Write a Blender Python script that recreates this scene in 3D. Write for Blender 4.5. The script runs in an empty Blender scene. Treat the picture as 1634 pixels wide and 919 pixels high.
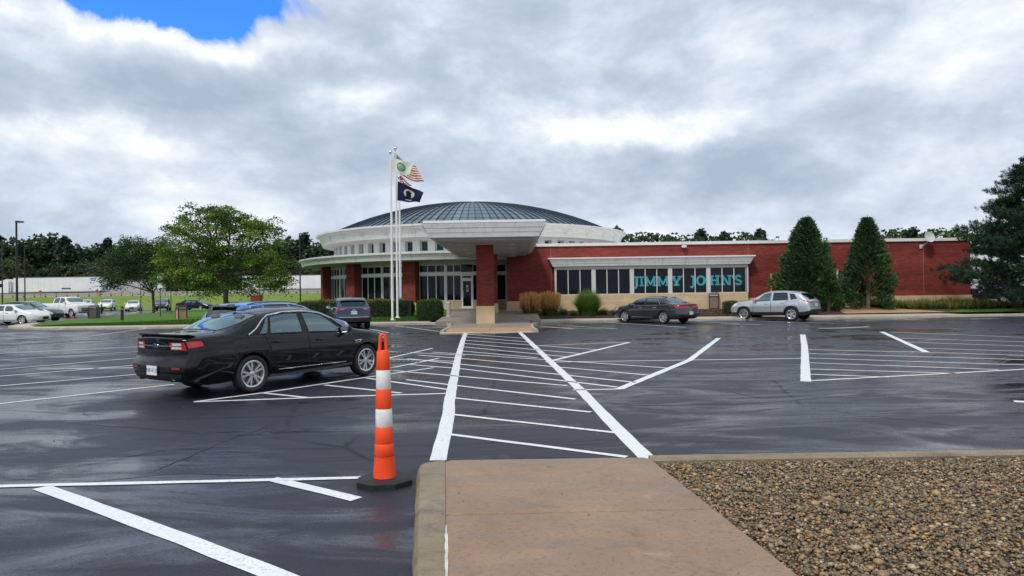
import bpy, math, random
import numpy as np
from mathutils import Vector, Matrix
random.seed(7); RNG = np.random.default_rng(7)
S = bpy.context.scene
C = S.collection
R = math.radians

# ---------------------------------------------------------------- camera
F, CX, CY = 1100.0, 817.0, 459.5          # focal length and centre in photograph pixels
CAM_H, PITCH, ROLL = 1.76, math.atan(7.5/1100.0), 0.0145
MX, MY = 1.073, .96                      # plan factors of the far ground
cam = bpy.data.cameras.new('camera'); cam.sensor_width = 36.0; cam.lens = 36.0*F/1634.0
cam.clip_start = 0.05; cam.clip_end = 3000
camo = bpy.data.objects.new('camera', cam); C.objects.link(camo)
CROT = Matrix.Rotation(R(90)+PITCH, 3, 'X') @ Matrix.Rotation(-ROLL, 3, 'Z')
camo.matrix_world = Matrix.Translation((0, 0, CAM_H)) @ CROT.to_4x4()
S.camera = camo
S.render.resolution_x, S.render.resolution_y = 1024, 576
S.view_settings.view_transform = 'Standard'; S.view_settings.look = 'None'
S.view_settings.exposure = 0.47; S.view_settings.gamma = 1.0; S.view_settings.use_curve_mapping = False
S.cycles.max_bounces = 6; S.cycles.transparent_max_bounces = 12; S.cycles.sample_clamp_indirect = 6.0
try: S.cycles.use_denoising = True
except Exception: pass

def ray(px, py):
    return (CROT @ Vector(((px-CX)/F, -(py-CY)/F, -1.0)))
def at(px, py, z=0.0):                      # the point of the level z seen at a pixel of the photograph
    d = ray(px, py); t = (z-CAM_H)/d.z
    return Vector((d.x*t, d.y*t, z))
def atd(px, py, D):                         # the point at distance D in front of the camera
    d = ray(px, py); t = D/d.y
    return Vector((d.x*t, D, CAM_H+d.z*t))

# ---------------------------------------------------------------- sun
SUN_AZ, SUN_EL = R(-150), R(52)             # azimuth from +Y clockwise: behind the camera, to the left
sun = bpy.data.lights.new('sun', 'SUN'); sun.energy = 1.7; sun.angle = R(12); sun.color = (1.0, .97, .92)
suno = bpy.data.objects.new('sun', sun); C.objects.link(suno)
sd = Vector((math.sin(SUN_AZ)*math.cos(SUN_EL), math.cos(SUN_AZ)*math.cos(SUN_EL), math.sin(SUN_EL)))
suno.rotation_euler = sd.to_track_quat('Z', 'Y').to_euler(); suno.location = (-20, -30, 60)

# ---------------------------------------------------------------- node helper
class NT:
    def __init__(s, tree): s.t = tree; s.n = tree.nodes; s.l = tree.links
    def new(s, typ, **kw):
        n = s.n.new(typ)
        for k, v in kw.items(): setattr(n, k, v)
        return n
    def link(s, a, b): s.l.new(a, b)
    def put(s, sock, v):
        if hasattr(v, 'is_output'): s.l.new(v, sock)
        else: sock.default_value = v
    def math(s, op, a, b=0.0, c=None, clamp=False):
        n = s.new('ShaderNodeMath', operation=op); n.use_clamp = clamp
        s.put(n.inputs[0], a); s.put(n.inputs[1], b)
        if c is not None: s.put(n.inputs[2], c)
        return n.outputs[0]
    def noise(s, vec, scale, detail=4, rough=.5, dist=0.0, out='Fac'):
        n = s.new('ShaderNodeTexNoise'); n.inputs['Scale'].default_value = scale
        n.inputs['Detail'].default_value = detail; n.inputs['Roughness'].default_value = rough
        n.inputs['Distortion'].default_value = dist
        if vec is not None: s.put(n.inputs['Vector'], vec)
        return n.outputs[out]
    def ramp(s, fac, stops, interp='LINEAR'):
        n = s.new('ShaderNodeValToRGB'); cr = n.color_ramp; cr.interpolation = interp
        while len(cr.elements) < len(stops): cr.elements.new(0.5)
        for e, (p, c) in zip(cr.elements, stops):
            e.position = p
            e.color = (c, c, c, 1) if isinstance(c, (int, float)) else (c[0], c[1], c[2], 1)
        s.put(n.inputs[0], fac); return n.outputs[0]
    def mix(s, fac, a, b, blend='MIX'):
        n = s.new('ShaderNodeMix', data_type='RGBA', blend_type=blend)
        s.put(n.inputs[0], fac)
        for i, v in ((6, a), (7, b)):
            if hasattr(v, 'is_output'): s.l.new(v, n.inputs[i])
            else: n.inputs[i].default_value = (v[0], v[1], v[2], 1)
        return n.outputs[2]
    def mapping(s, vec, scale=(1,1,1), loc=(0,0,0), rot=(0,0,0)):
        n = s.new('ShaderNodeMapping'); n.inputs['Scale'].default_value = scale
        n.inputs['Location'].default_value = loc; n.inputs['Rotation'].default_value = rot
        s.put(n.inputs['Vector'], vec); return n.outputs[0]

# ---------------------------------------------------------------- sky: broken overcast with one blue gap
W = bpy.data.worlds.new('World'); S.world = W; W.use_nodes = True
nt = NT(W.node_tree); nt.n.clear()
wout = nt.new('ShaderNodeOutputWorld'); bg = nt.new('ShaderNodeBackground'); bg.inputs['Strength'].default_value = 0.1
nt.link(bg.outputs[0], wout.inputs[0])
sky = nt.new('ShaderNodeTexSky', sky_type='NISHITA'); sky.sun_disc = False
sky.sun_elevation = SUN_EL; sky.sun_rotation = SUN_AZ
tc = nt.new('ShaderNodeTexCoord'); sep = nt.new('ShaderNodeSeparateXYZ'); nt.link(tc.outputs['Generated'], sep.inputs[0])
X, Y, Z = sep.outputs
zz = nt.math('ADD', nt.math('MAXIMUM', Z, 0.0), 0.10)
comb = nt.new('ShaderNodeCombineXYZ'); nt.link(nt.math('DIVIDE', X, zz), comb.inputs[0]); nt.link(nt.math('DIVIDE', Y, zz), comb.inputs[1])
P = comb.outputs[0]
az = nt.math('ARCTAN2', X, Y); el = nt.math('ARCSINE', Z)
# ragged edges: push azimuth and elevation about with noise of the direction
wob = nt.noise(tc.outputs['Generated'], 5.0, 6, .6, 0.3, 'Color')
ws = nt.new('ShaderNodeSeparateColor'); nt.link(wob, ws.inputs[0])
azw = nt.math('ADD', az, nt.math('MULTIPLY', nt.math('SUBTRACT', ws.outputs[0], .5), .26))
elw = nt.math('ADD', el, nt.math('MULTIPLY', nt.math('SUBTRACT', ws.outputs[1], .5), .13))
def blob(px, py, spx, spy, amp):
    a0 = math.atan((px-817)/F); e0 = math.atan((467-py)/F*math.cos(a0))
    dx = nt.math('DIVIDE', nt.math('SUBTRACT', azw, a0), spx/F)
    dy = nt.math('DIVIDE', nt.math('SUBTRACT', elw, e0), spy/F)
    q = nt.math('ADD', nt.math('MULTIPLY', dx, dx), nt.math('MULTIPLY', dy, dy))
    return nt.math('MULTIPLY', nt.math('POWER', 2.718, nt.math('MULTIPLY', q, -1.0)), amp)
n1 = nt.noise(nt.mapping(P, (1, 1, 1), (3.1, 1.7, 0)), .42, 7, .52, .35)
n2 = nt.noise(nt.mapping(tc.outputs['Generated'], (1, 1, 2.0), (0.4, 0.1, .2)), 3.4, 10, .60, .2)
n4 = nt.noise(nt.mapping(tc.outputs['Generated'], (1, 1, 1.7), (2.4, 1.3, .7)), 4.2, 9, .60, .15)
puff = nt.math('MULTIPLY', nt.math('ABSOLUTE', nt.math('SUBTRACT', n4, .5)), 2.0)
b = nt.math('ADD', nt.math('ADD', nt.math('MULTIPLY', nt.math('SUBTRACT', n1, .5), .30), nt.math('MULTIPLY', nt.math('SUBTRACT', puff, .2), .60)), nt.math('MULTIPLY', nt.math('SUBTRACT', n2, .5), 1.75))
b = nt.math('ADD', b, .545)
for bl in ((150, 125, 330, 45, -.30), (640, 250, 260, 45, -.22), (1140, 275, 120, 42, -.30), (60, 192, 200, 16, .24), (560, 162, 90, 22, .36),
           (1050, 195, 170, 22, .40), (930, 215, 60, 22, .24), (1300, 40, 420, 75, .16), (700, 60, 180, 50, .18), (330, 62, 260, 16, .28),
           (1560, 190, 160, 40, -.14), (1540, 60, 120, 50, -.12), (1260, 320, 160, 30, -.12), (1290, 262, 70, 25, .14), (250, 250, 300, 50, .02), (820, 330, 220, 40, .06)):
    b = nt.math('ADD', b, blob(*bl))
cloud = nt.ramp(b, [(.14, (3.1, 3.7, 4.7)), (.40, (4.1, 4.75, 5.65)), (.60, (5.4, 6.0, 6.7)), (.72, (6.3, 6.8, 7.2)), (.80, (7.1, 7.4, 7.55)), (.98, (7.8, 7.9, 7.9))])
gap = nt.math('ADD', nt.math('ADD', blob(365, 2, 120, 34, 1.0), blob(175, -16, 120, 24, .85)), nt.math('MULTIPLY', nt.math('SUBTRACT', n2, .5), .9))
# elsewhere in the dome the same overcast has a few gaps of its own
n3 = nt.noise(nt.mapping(P, (1, 1, 1), (9.2, -4.0, 0)), .8, 5, .55)
gapm = nt.math('MAXIMUM', nt.ramp(gap, [(.36, 0), (.72, 1)]), nt.math('MULTIPLY', nt.ramp(n3, [(.70, 0), (.78, 1)]), nt.ramp(el, [(.55, 0), (.75, 1)])))
blue = nt.mix(1.0, sky.outputs[0], (.35, 1.0, 2.1), 'MULTIPLY')
blue = nt.mix(1.0, blue, (1.0, 1.0, 1.0), 'MULTIPLY')
final = nt.mix(gapm, cloud, blue)
# below the horizon: a dull ground tone
final = nt.mix(nt.ramp(Z, [(.48, 1), (.50, 0)]) if False else nt.math('LESS_THAN', Z, -0.02), final, (1.2, 1.2, 1.2))
nt.link(final, bg.inputs[0])

# ---------------------------------------------------------------- materials
MATS = {}
def new_mat(name):
    m = bpy.data.materials.new(name); m.use_nodes = True
    t = NT(m.node_tree); t.n.clear()
    o = t.new('ShaderNodeOutputMaterial'); p = t.new('ShaderNodeBsdfPrincipled'); t.link(p.outputs[0], o.inputs[0])
    MATS[name] = m
    return m, t, p, o
def mat(name, col, rough=.5, metal=0.0, spec=.5, coat=0.0, var=.15, vs=6.0, bump=0.0, bs=60.0, rvar=0.1):
    if name in MATS: return MATS[name]
    m, t, p, o = new_mat(name)
    tcn = t.new('ShaderNodeTexCoord').outputs['Object']
    n = t.noise(tcn, vs, 6, .6)
    lo = [c*(1-var) for c in col]; hi = [min(1, c*(1+var)) for c in col]
    t.link(t.ramp(n, [(.3, lo), (.7, hi)]), p.inputs['Base Color'])
    t.link(t.ramp(n, [(.3, max(.02, rough-rvar)), (.7, min(1, rough+rvar))]), p.inputs['Roughness'])
    p.inputs['Metallic'].default_value = metal; p.inputs['Specular IOR Level'].default_value = spec
    p.inputs['Coat Weight'].default_value = coat; p.inputs['Coat Roughness'].default_value = .04
    if bump:
        bn = t.new('ShaderNodeBump'); bn.inputs['Strength'].default_value = bump; bn.inputs['Distance'].default_value = .01
        t.link(t.noise(tcn, bs, 5, .6), bn.inputs['Height']); t.link(bn.outputs[0], p.inputs['Normal'])
    return m

# ---------------------------------------------------------------- mesh helpers
class MB:
    def __init__(s): s.v = []; s.f = []; s.m = []
    def add(s, vs, fs, mi=0):
        o = len(s.v); s.v += [tuple(v) for v in vs]
        s.f += [tuple(i+o for i in f) for f in fs]; s.m += [mi]*len(fs); return s
    def box(s, x0, x1, y0, y1, z0, z1, mi=0):
        return s.add([(x0,y0,z0),(x1,y0,z0),(x1,y1,z0),(x0,y1,z0),(x0,y0,z1),(x1,y0,z1),(x1,y1,z1),(x0,y1,z1)],
                     [(0,3,2,1),(4,5,6,7),(0,1,5,4),(1,2,6,5),(2,3,7,6),(3,0,4,7)], mi)
    def hexa(s, lo, hi, mi=0):             # two quads (bottom, top) of four points each
        return s.add(list(lo)+list(hi), [(0,3,2,1),(4,5,6,7),(0,1,5,4),(1,2,6,5),(2,3,7,6),(3,0,4,7)], mi)
    def prism(s, poly, z0, z1, mi=0):
        n = len(poly); zf0 = z0 if callable(z0) else (lambda x, y: z0); zf1 = z1 if callable(z1) else (lambda x, y: z1)
        vs = [(x, y, zf0(x, y)) for x, y in poly]+[(x, y, zf1(x, y)) for x, y in poly]
        return s.add(vs, [tuple(range(n-1, -1, -1)), tuple(range(n, 2*n))]+[(i, (i+1) % n, n+(i+1) % n, n+i) for i in range(n)], mi)
    def cyl(s, p0, p1, r0, r1=None, n=12, caps=True, mi=0):
        r1 = r0 if r1 is None else r1
        p0, p1 = Vector(p0), Vector(p1); d = (p1-p0).normalized()
        a = d.orthogonal().normalized(); b_ = d.cross(a)
        vs = []
        for p, r in ((p0, r0), (p1, r1)):
            for i in range(n):
                t = 2*math.pi*i/n; vs.append(p+a*math.cos(t)*r+b_*math.sin(t)*r)
        fs = [(i, (i+1) % n, n+(i+1) % n, n+i) for i in range(n)]
        if caps: fs += [tuple(range(n-1, -1, -1)), tuple(range(n, 2*n))]
        return s.add(vs, fs, mi)
    def tube(s, pts, rad, n=8, mi=0):
        pts = [Vector(p) for p in pts]; rs = rad if isinstance(rad, (list, tuple)) else [rad]*len(pts)
        vs = []; prev = None
        for k, p in enumerate(pts):
            d = (pts[min(k+1, len(pts)-1)]-pts[max(k-1, 0)]).normalized()
            if prev is None: a = d.orthogonal().normalized()
            else:
                a = prev-d*prev.dot(d); a = a.normalized() if a.length > 1e-6 else d.orthogonal().normalized()
            prev = a; b_ = d.cross(a)
            for i in range(n):
                t = 2*math.pi*i/n; vs.append(p+a*math.cos(t)*rs[k]+b_*math.sin(t)*rs[k])
        fs = []
        for k in range(len(pts)-1):
            for i in range(n): fs.append((k*n+i, k*n+(i+1) % n, (k+1)*n+(i+1) % n, (k+1)*n+i))
        fs += [tuple(range(n-1, -1, -1)), tuple(range((len(pts)-1)*n, len(pts)*n))]
        return s.add(vs, fs, mi)
    def lathe(s, prof, n=24, c=(0,0,0), axis='z', a0=0.0, a1=2*math.pi, mi=0):
        full = abs(a1-a0-2*math.pi) < 1e-6; m_ = n if full else n+1
        vs = []
        for r, z in prof:
            for i in range(m_):
                t = a0+(a1-a0)*i/n
                if axis == 'z': vs.append((c[0]+r*math.cos(t), c[1]+r*math.sin(t), c[2]+z))
                else: vs.append((c[0]+r*math.cos(t), c[1]+z, c[2]+r*math.sin(t)))
        fs = []
        for k in range(len(prof)-1):
            for i in range(n):
                j = (i+1) % m_
                q = (k*m_+i, k*m_+j, (k+1)*m_+j, (k+1)*m_+i)
                fs.append(q if axis == 'z' else q[::-1])
        return s.add(vs, fs, mi)
    def grid(s, fn, us, vs_, mi=0, mif=None):
        o = len(s.v)
        for u in us:
            for v in vs_: s.v.append(tuple(fn(u, v)))
        nv = len(vs_)
        for i in range(len(us)-1):
            for j in range(nv-1):
                s.f.append((o+i*nv+j, o+(i+1)*nv+j, o+(i+1)*nv+j+1, o+i*nv+j+1))
                s.m.append(mif(i, j) if mif else mi)
        return s
    def mesh(s, name, mats, smooth=None):
        me = bpy.data.meshes.new(name); me.from_pydata(s.v, [], s.f)
        for m in (mats if isinstance(mats, (list, tuple)) else [mats]): me.materials.append(m)
        if any(s.m): me.polygons.foreach_set('material_index', s.m)
        if smooth is not None:
            me.polygons.foreach_set('use_smooth', [True]*len(me.polygons))
            me.set_sharp_from_angle(angle=R(smooth))
        me.update(); return me
    def build(s, name, mats, parent=None, smooth=None, loc=None, **tags):
        return obj(name, s.mesh(name, mats, smooth), parent, loc, **tags)

def obj(name, data, parent=None, loc=None, rz=None, **tags):
    o = bpy.data.objects.new(name, data); C.objects.link(o)
    if parent is not None: o.parent = parent
    if loc is not None: o.location = loc
    if rz is not None: o.rotation_euler = (0, 0, rz)
    for k, v in tags.items(): o['category' if k == 'cat' else k] = v
    return o
def thing(name, label, cat, loc=(0,0,0), rz=0.0, group=None):
    o = obj(name, None, None, loc, rz, label=label, cat=cat)
    if group: o['group'] = group
    o.empty_display_size = .3
    return o
def copy_tree(o, parent=None):
    c = o.copy(); C.objects.link(c); c.parent = parent
    for ch in list(o.children): copy_tree(ch, c)
    return c
def struct(o): o['kind'] = 'structure'; return o
def pchip(xs, ys):
    xs = np.array(xs, float); ys = np.array(ys, float); h = np.diff(xs); d = np.diff(ys)/h
    m = np.zeros(len(xs)); m[0] = d[0]; m[-1] = d[-1]
    for i in range(1, len(xs)-1):
        m[i] = 0 if d[i-1]*d[i] <= 0 else (h[i-1]+h[i])/(((h[i]+2*h[i-1])/3)/d[i-1]*1.0+((h[i-1]*2+h[i])/3+0*h[i])/d[i]) if False else (0 if d[i-1]*d[i] <= 0 else 2*d[i-1]*d[i]/(d[i-1]+d[i]))
    def f(x):
        x = min(max(x, xs[0]), xs[-1]); i = min(max(int(np.searchsorted(xs, x))-1, 0), len(h)-1)
        t = (x-xs[i])/h[i]; t2 = t*t; t3 = t2*t
        return float((2*t3-3*t2+1)*ys[i]+(t3-2*t2+t)*h[i]*m[i]+(-2*t3+3*t2)*ys[i+1]+(t3-t2)*h[i]*m[i+1])
    return f
# ================================================================ ground materials
def wet_asphalt():
    m, t, p, o = new_mat('wet_asphalt')
    oc = t.new('ShaderNodeTexCoord').outputs['Object']
    big = t.noise(t.mapping(oc, (.55, 1.0, 1)), .16, 5, .55, .8)
    mid = t.noise(t.mapping(oc, (.45, 1.3, 1), (3, 8, 0)), .75, 7, .62, 1.2)
    fine = t.noise(oc, 38.0, 4, .65)
    grit = t.noise(oc, 110.0, 3, .6)
    wet = t.math('ADD', t.math('MULTIPLY', big, .6), t.math('MULTIPLY', mid, .5))
    vor = t.new('ShaderNodeTexVoronoi', feature='DISTANCE_TO_EDGE'); vor.inputs['Scale'].default_value = .17
    t.put(vor.inputs['Vector'], t.mix(.16, oc, t.noise(oc, .9, 5, .6, 0, 'Color'), 'ADD'))
    crack = t.math('MULTIPLY', t.ramp(vor.outputs['Distance'], [(.0, 1), (.009, 0)]), t.ramp(t.noise(oc, .35, 3), [(.44, 0), (.54, 1)]))
    scuff = t.math('MULTIPLY', t.ramp(t.noise(t.mapping(oc, (.35, 2.4, 1), (1, 5, 0), (0, 0, .12)), 1.1, 8, .7, .6), [(.56, 0), (.66, 1)]), t.ramp(big, [(.40, 0), (.58, 1)]))
    col = t.ramp(t.math('ADD', t.math('MULTIPLY', fine, .5), t.math('MULTIPLY', mid, .5)), [(.32, (.006, .008, .014)), (.68, (.030, .035, .052))])
    col = t.mix(t.ramp(grit, [(.56, 0), (.66, .75)]), col, (.075, .08, .095)); col = t.mix(t.ramp(grit, [(.36, .8), (.44, 0)]), col, (.003, .003, .005))
    col = t.mix(t.math('MULTIPLY', crack, .8), col, (.008, .008, .01))
    col = t.mix(t.math('MULTIPLY', scuff, .55), col, (.010, .010, .013))
    t.link(col, p.inputs['Base Color'])
    film = t.ramp(t.math('ADD', wet, t.math('MULTIPLY', t.math('SUBTRACT', fine, .5), .10)), [(.49, 1), (.56, 0)])
    rg = t.math('ADD', t.ramp(film, [(0, .46), (1, .07)]), t.math('MULTIPLY', t.math('MAXIMUM', scuff, crack), .22), clamp=True)
    t.link(rg, p.inputs['Roughness'])
    t.link(t.ramp(film, [(0, .27), (1, .60)]), p.inputs['Specular IOR Level'])
    bm = t.new('ShaderNodeBump'); t.link(t.ramp(film, [(0, .95), (1, .12)]), bm.inputs['Strength']); bm.inputs['Distance'].default_value = .008
    t.link(t.math('ADD', t.math('MULTIPLY', grit, .6), t.math('MULTIPLY', fine, .6)), bm.inputs['Height'])
    b2 = t.new('ShaderNodeBump'); b2.inputs['Strength'].default_value = .5; b2.inputs['Distance'].default_value = .05
    t.link(mid, b2.inputs['Height']); t.link(bm.outputs[0], b2.inputs['Normal'])
    t.link(b2.outputs[0], p.inputs['Normal'])
    return m
ASPHALT = wet_asphalt()
def paint_mat():
    m, t, p, o = new_mat('road_paint')
    oc = t.new('ShaderNodeTexCoord').outputs['Object']
    w = t.noise(oc, 26.0, 8, .72); w2 = t.noise(oc, 1.3, 4, .6)
    wear = t.math('MULTIPLY', t.ramp(w, [(.50, 0), (.64, 1)]), t.ramp(w2, [(.4, .15), (.65, .9)]))
    t.link(t.mix(wear, t.ramp(w2, [(.3, (.68, .71, .70)), (.7, (.80, .82, .81))]), (.22, .23, .24)), p.inputs['Base Color'])
    p.inputs['Roughness'].default_value = .42
    bn = t.new('ShaderNodeBump'); bn.inputs['Strength'].default_value = .3; bn.inputs['Distance'].default_value = .004
    t.link(t.noise(oc, 60, 5, .6), bn.inputs['Height']); t.link(bn.outputs[0], p.inputs['Normal'])
    return m
PAINT = paint_mat()
def concrete(name, a, b_, c_, scale=1.0, rough=.55):
    m, t, p, o = new_mat(name)
    oc = t.new('ShaderNodeTexCoord').outputs['Object']
    n = t.noise(oc, 1.1*scale, 8, .62, .4); f = t.noise(oc, 26*scale, 6, .65); g = t.noise(oc, 190*scale, 3, .6)
    st = t.noise(t.mapping(oc, (.5, 2.2, 1)), 1.7*scale, 7, .7, .8)
    col = t.mix(t.ramp(n, [(.32, 0), (.68, 1)]), a, b_)
    col = t.mix(t.math('MULTIPLY', t.ramp(st, [(.48, 0), (.66, 1)]), .85), col, c_)
    sp = t.noise(oc, 3.2*scale, 9, .72, .6); col = t.mix(t.math('MULTIPLY', t.ramp(sp, [(.54, 0), (.64, 1)]), .5), col, [x*.62 for x in c_]); sp2 = t.noise(t.mapping(oc, (1, 1, 1), (5, 3, 0)), 1.9*scale, 9, .7, .5); col = t.mix(t.math('MULTIPLY', t.ramp(sp2, [(.60, 0), (.68, 1)]), .5), col, [min(1, x*1.35) for x in b_])
    col = t.mix(t.math('MULTIPLY', t.ramp(f, [(.52, 0), (.66, 1)]), .55), col, [x*.5 for x in a])
    col = t.mix(t.math('MULTIPLY', t.ramp(g, [(.54, 0), (.64, 1)]), .6), col, [min(1, x*1.6) for x in b_])
    t.link(col, p.inputs['Base Color'])
    t.link(t.ramp(st, [(.35, rough+.12), (.65, rough-.14)]), p.inputs['Roughness'])
    bn = t.new('ShaderNodeBump'); bn.inputs['Strength'].default_value = .8; bn.inputs['Distance'].default_value = .005
    t.link(t.math('ADD', f, t.math('MULTIPLY', g, .7)), bn.inputs['Height']); t.link(bn.outputs[0], p.inputs['Normal'])
    return m
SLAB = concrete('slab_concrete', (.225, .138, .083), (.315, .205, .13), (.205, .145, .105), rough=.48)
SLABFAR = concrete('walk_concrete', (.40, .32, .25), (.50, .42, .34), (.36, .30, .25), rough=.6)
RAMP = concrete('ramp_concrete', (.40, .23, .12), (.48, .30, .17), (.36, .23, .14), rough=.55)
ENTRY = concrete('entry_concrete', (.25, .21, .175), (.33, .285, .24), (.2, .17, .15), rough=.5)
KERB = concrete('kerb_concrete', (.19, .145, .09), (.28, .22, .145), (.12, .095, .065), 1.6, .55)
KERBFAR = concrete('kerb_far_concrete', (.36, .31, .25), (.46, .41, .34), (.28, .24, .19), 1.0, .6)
def grass_mat(name, a, b_, c_):
    m, t, p, o = new_mat(name)
    oc = t.new('ShaderNodeTexCoord').outputs['Object']
    n = t.noise(oc, .5, 6, .6); f = t.noise(oc, 14, 5, .7)
    col = t.mix(t.ramp(n, [(.35, 0), (.65, 1)]), a, b_)
    col = t.mix(t.math('MULTIPLY', t.ramp(f, [(.45, 0), (.7, 1)]), .6), col, c_)
    t.link(col, p.inputs['Base Color']); p.inputs['Roughness'].default_value = .8; p.inputs['Specular IOR Level'].default_value = .2
    bn = t.new('ShaderNodeBump'); bn.inputs['Strength'].default_value = .9; bn.inputs['Distance'].default_value = .05
    t.link(f, bn.inputs['Height']); t.link(bn.outputs[0], p.inputs['Normal'])
    return m
LAWN = grass_mat('lawn_grass', (.062, .145, .014), (.085, .175, .018), (.040, .10, .010))
BANK = grass_mat('bank_grass', (.13, .20, .02), (.17, .24, .03), (.09, .13, .02))
FIELD = grass_mat('field_grass', (.06, .10, .02), (.08, .12, .03), (.05, .07, .02))
MULCH = mat('mulch', (.055, .032, .026), .85, var=.55, vs=9, bump=1.0, bs=22)

# ================================================================ terrain sheets
def sm(x): x = min(1, max(0, x)); return x*x*(3-2*x)
def zb(x, y):                                # level of the planted ground round the building
    x, y = x/MX, y/MY; return .14+.043*min(11.0, max(0.0, y-42.0))*sm((x+26)/9.0)
def sheet(name, mat_, rows, nx=24, zf=None, lift=0.0, far=True):
    if far: rows = [(a*MY, b0*MX, c0*MX) for a, b0, c0 in rows]
    b_ = MB(); ys = [r[0] for r in rows]
    xl = np.interp; nys = []
    for i in range(len(ys)-1):
        k = max(1, int(abs(ys[i+1]-ys[i])/1.6)); nys += [ys[i]+(ys[i+1]-ys[i])*j/k for j in range(k)]
    nys.append(ys[-1])
    L = [r[1] for r in rows]; Rr = [r[2] for r in rows]
    def fn(y, u):
        a = np.interp(y, ys, L); c = np.interp(y, ys, Rr); x = a+(c-a)*u
        return (x, y, (zf(x, y) if zf else 0.0)+lift)
    b_.grid(lambda u, v: fn(v, u), [i/nx for i in range(nx+1)], nys)
    o = b_.build(name, mat_, smooth=60); return struct(o)
g = MB(); g.add([(-1600, -300, -.30), (1600, -300, -.30), (1600, 1800, -.30), (-1600, 1800, -.30)], [(0, 1, 2, 3)])
struct(g.build('ground', FIELD))
g = MB(); g.add([(-185, -40, 0), (120, -40, 0), (120, 101, 0), (-185, 101, 0)], [(0, 1, 2, 3)])
LOT = struct(g.build('parking_lot', ASPHALT))
sheet('lawn', LAWN, [(42.6, -26.2, -3.9), (45, -28.3, -3.9), (49, -30.3, -3.9), (53, -31.5, -3.9), (60, -33, -14), (96, -39.2, 10), (98, -37, 10), (105, -30, 10)], 30, zb)
sheet('planting_bed', MULCH, [(43.4, 1.45, 60), (49.9, -.1, 60)], 40, zb)
sheet('grass_verge', LAWN, [(42.9, 23.6, 64), (43.4, 24.4, 64), (45.0, 26.5, 64)], 20, zb, .03)
sheet('garden_path', RAMP, [(43.3, 18.7, 24.6), (45.2, 19.2, 24.0), (47.5, 20.3, 22.9), (49.9, 20.9, 22.6)], 6, zb, .02)
sheet('rear_yard', ASPHALT, [(49.95, 29.9, 90), (105, 29.9, 90)], 4, lambda x, y: .49)
sheet('grass_bank', BANK, [(104, -170, 60), (112, -170, 60), (124, -170, 60), (139, -170, 60)], 30, lambda x, y: -.02+2.21*sm((y/MY-104)/34.0))
sheet('highway', mat('dry_asphalt', (.16, .16, .16), .8, var=.12), [(139, -400, 300), (190, -400, 300)], 4, lambda x, y: 2.19)
sheet('hillside', FIELD, [(189, -600, 600), (260, -600, 600), (420, -600, 600), (700, -700, 700)], 24, lambda x, y: 2.15+7*sm((y-195)/230.0))

# ================================================================ painted lines: part of the parking lot
NLINE = [0]
def stroke(pts, w=.10):
    w *= 1.09
    NLINE[0] += 1
    P_ = [at(x, y, 0.0) for x, y in pts]; z = .004+.0004*(NLINE[0] % 6)
    Lf, Rt = [], []
    for i, p in enumerate(P_):
        d = (P_[min(i+1, len(P_)-1)]-P_[max(i-1, 0)]); d.z = 0; d.normalize(); n = Vector((-d.y, d.x, 0))
        Lf.append(p+n*w/2); Rt.append(p-n*w/2)
    b_ = MB()                                # cut in short pieces with slightly uneven edges, as rolled paint has
    for i in range(len(P_)-1):
        k = max(1, int((P_[i+1]-P_[i]).length/.35)); vs = []
        for j in range(k+1):
            t = j/k; jit = .006 if 0 < j < k else 0
            a = Lf[i].lerp(Lf[i+1], t); c = Rt[i].lerp(Rt[i+1], t)
            vs += [(a.x+random.uniform(-jit, jit), a.y+random.uniform(-jit, jit), z), (c.x+random.uniform(-jit, jit), c.y+random.uniform(-jit, jit), z)]
        b_.add(vs, [(2*j+1, 2*j+3, 2*j+2, 2*j) for j in range(k)])
    b_.build('painted_line', PAINT, LOT)
TH = .165
stroke([(699, 735), (710, 690), (716, 660), (716.5, 645), (720, 625), (724, 606), (731, 570), (738, 545), (743, 531)], TH)
stroke([(1036, 735), (980, 679), (925, 621), (890, 588), (850, 550), (829, 530)], TH)
# rungs of the crossing, running on as hatching either side
for pts in ([(714, 693), (1000, 729.5)], [(721, 661.5), (985, 691)], [(722, 635), (943, 658)], [(648, 606), (918, 637)], [(621, 591), (905, 615.5)],
            [(655, 582), (735, 588.5), (985, 618)], [(650, 572.5), (1015, 610.5)], [(668, 567), (736, 572), (1042, 599.5)], [(690, 562), (1066, 587.5)], [(735, 560), (858, 571)],
            [(738, 553.5), (905, 569.5)], [(740, 548), (928, 564.5)], [(741, 543), (956, 558.5)], [(742, 537.5), (845, 546)], [(742.5, 533.5), (838, 540)],
            [(846, 552), (1004, 546)]): stroke(pts, .085)
stroke([(871, 578), (1281, 572)], .085); stroke([(914, 622.5), (990, 621)], .085)
stroke([(988, 621), (1100, 575), (1147, 539.5)], .15); stroke([(873, 577.5), (1004, 546.5)], .13)
# left island
stroke([(310, 641.5), (421, 627), (560, 606), (692, 587)], .09); stroke([(310, 641.5), (540, 633), (712, 628)], .09)
for pts in ([(418, 627), (493, 635)], [(518, 614.5), (640, 627.5)], [(585, 603.5), (716, 622)], [(540, 600), (600, 592), (700, 572)], [(560, 585), (690, 556)], [(596, 572), (735, 577)], [(600, 560), (742, 567)]): stroke(pts, .085)
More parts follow.
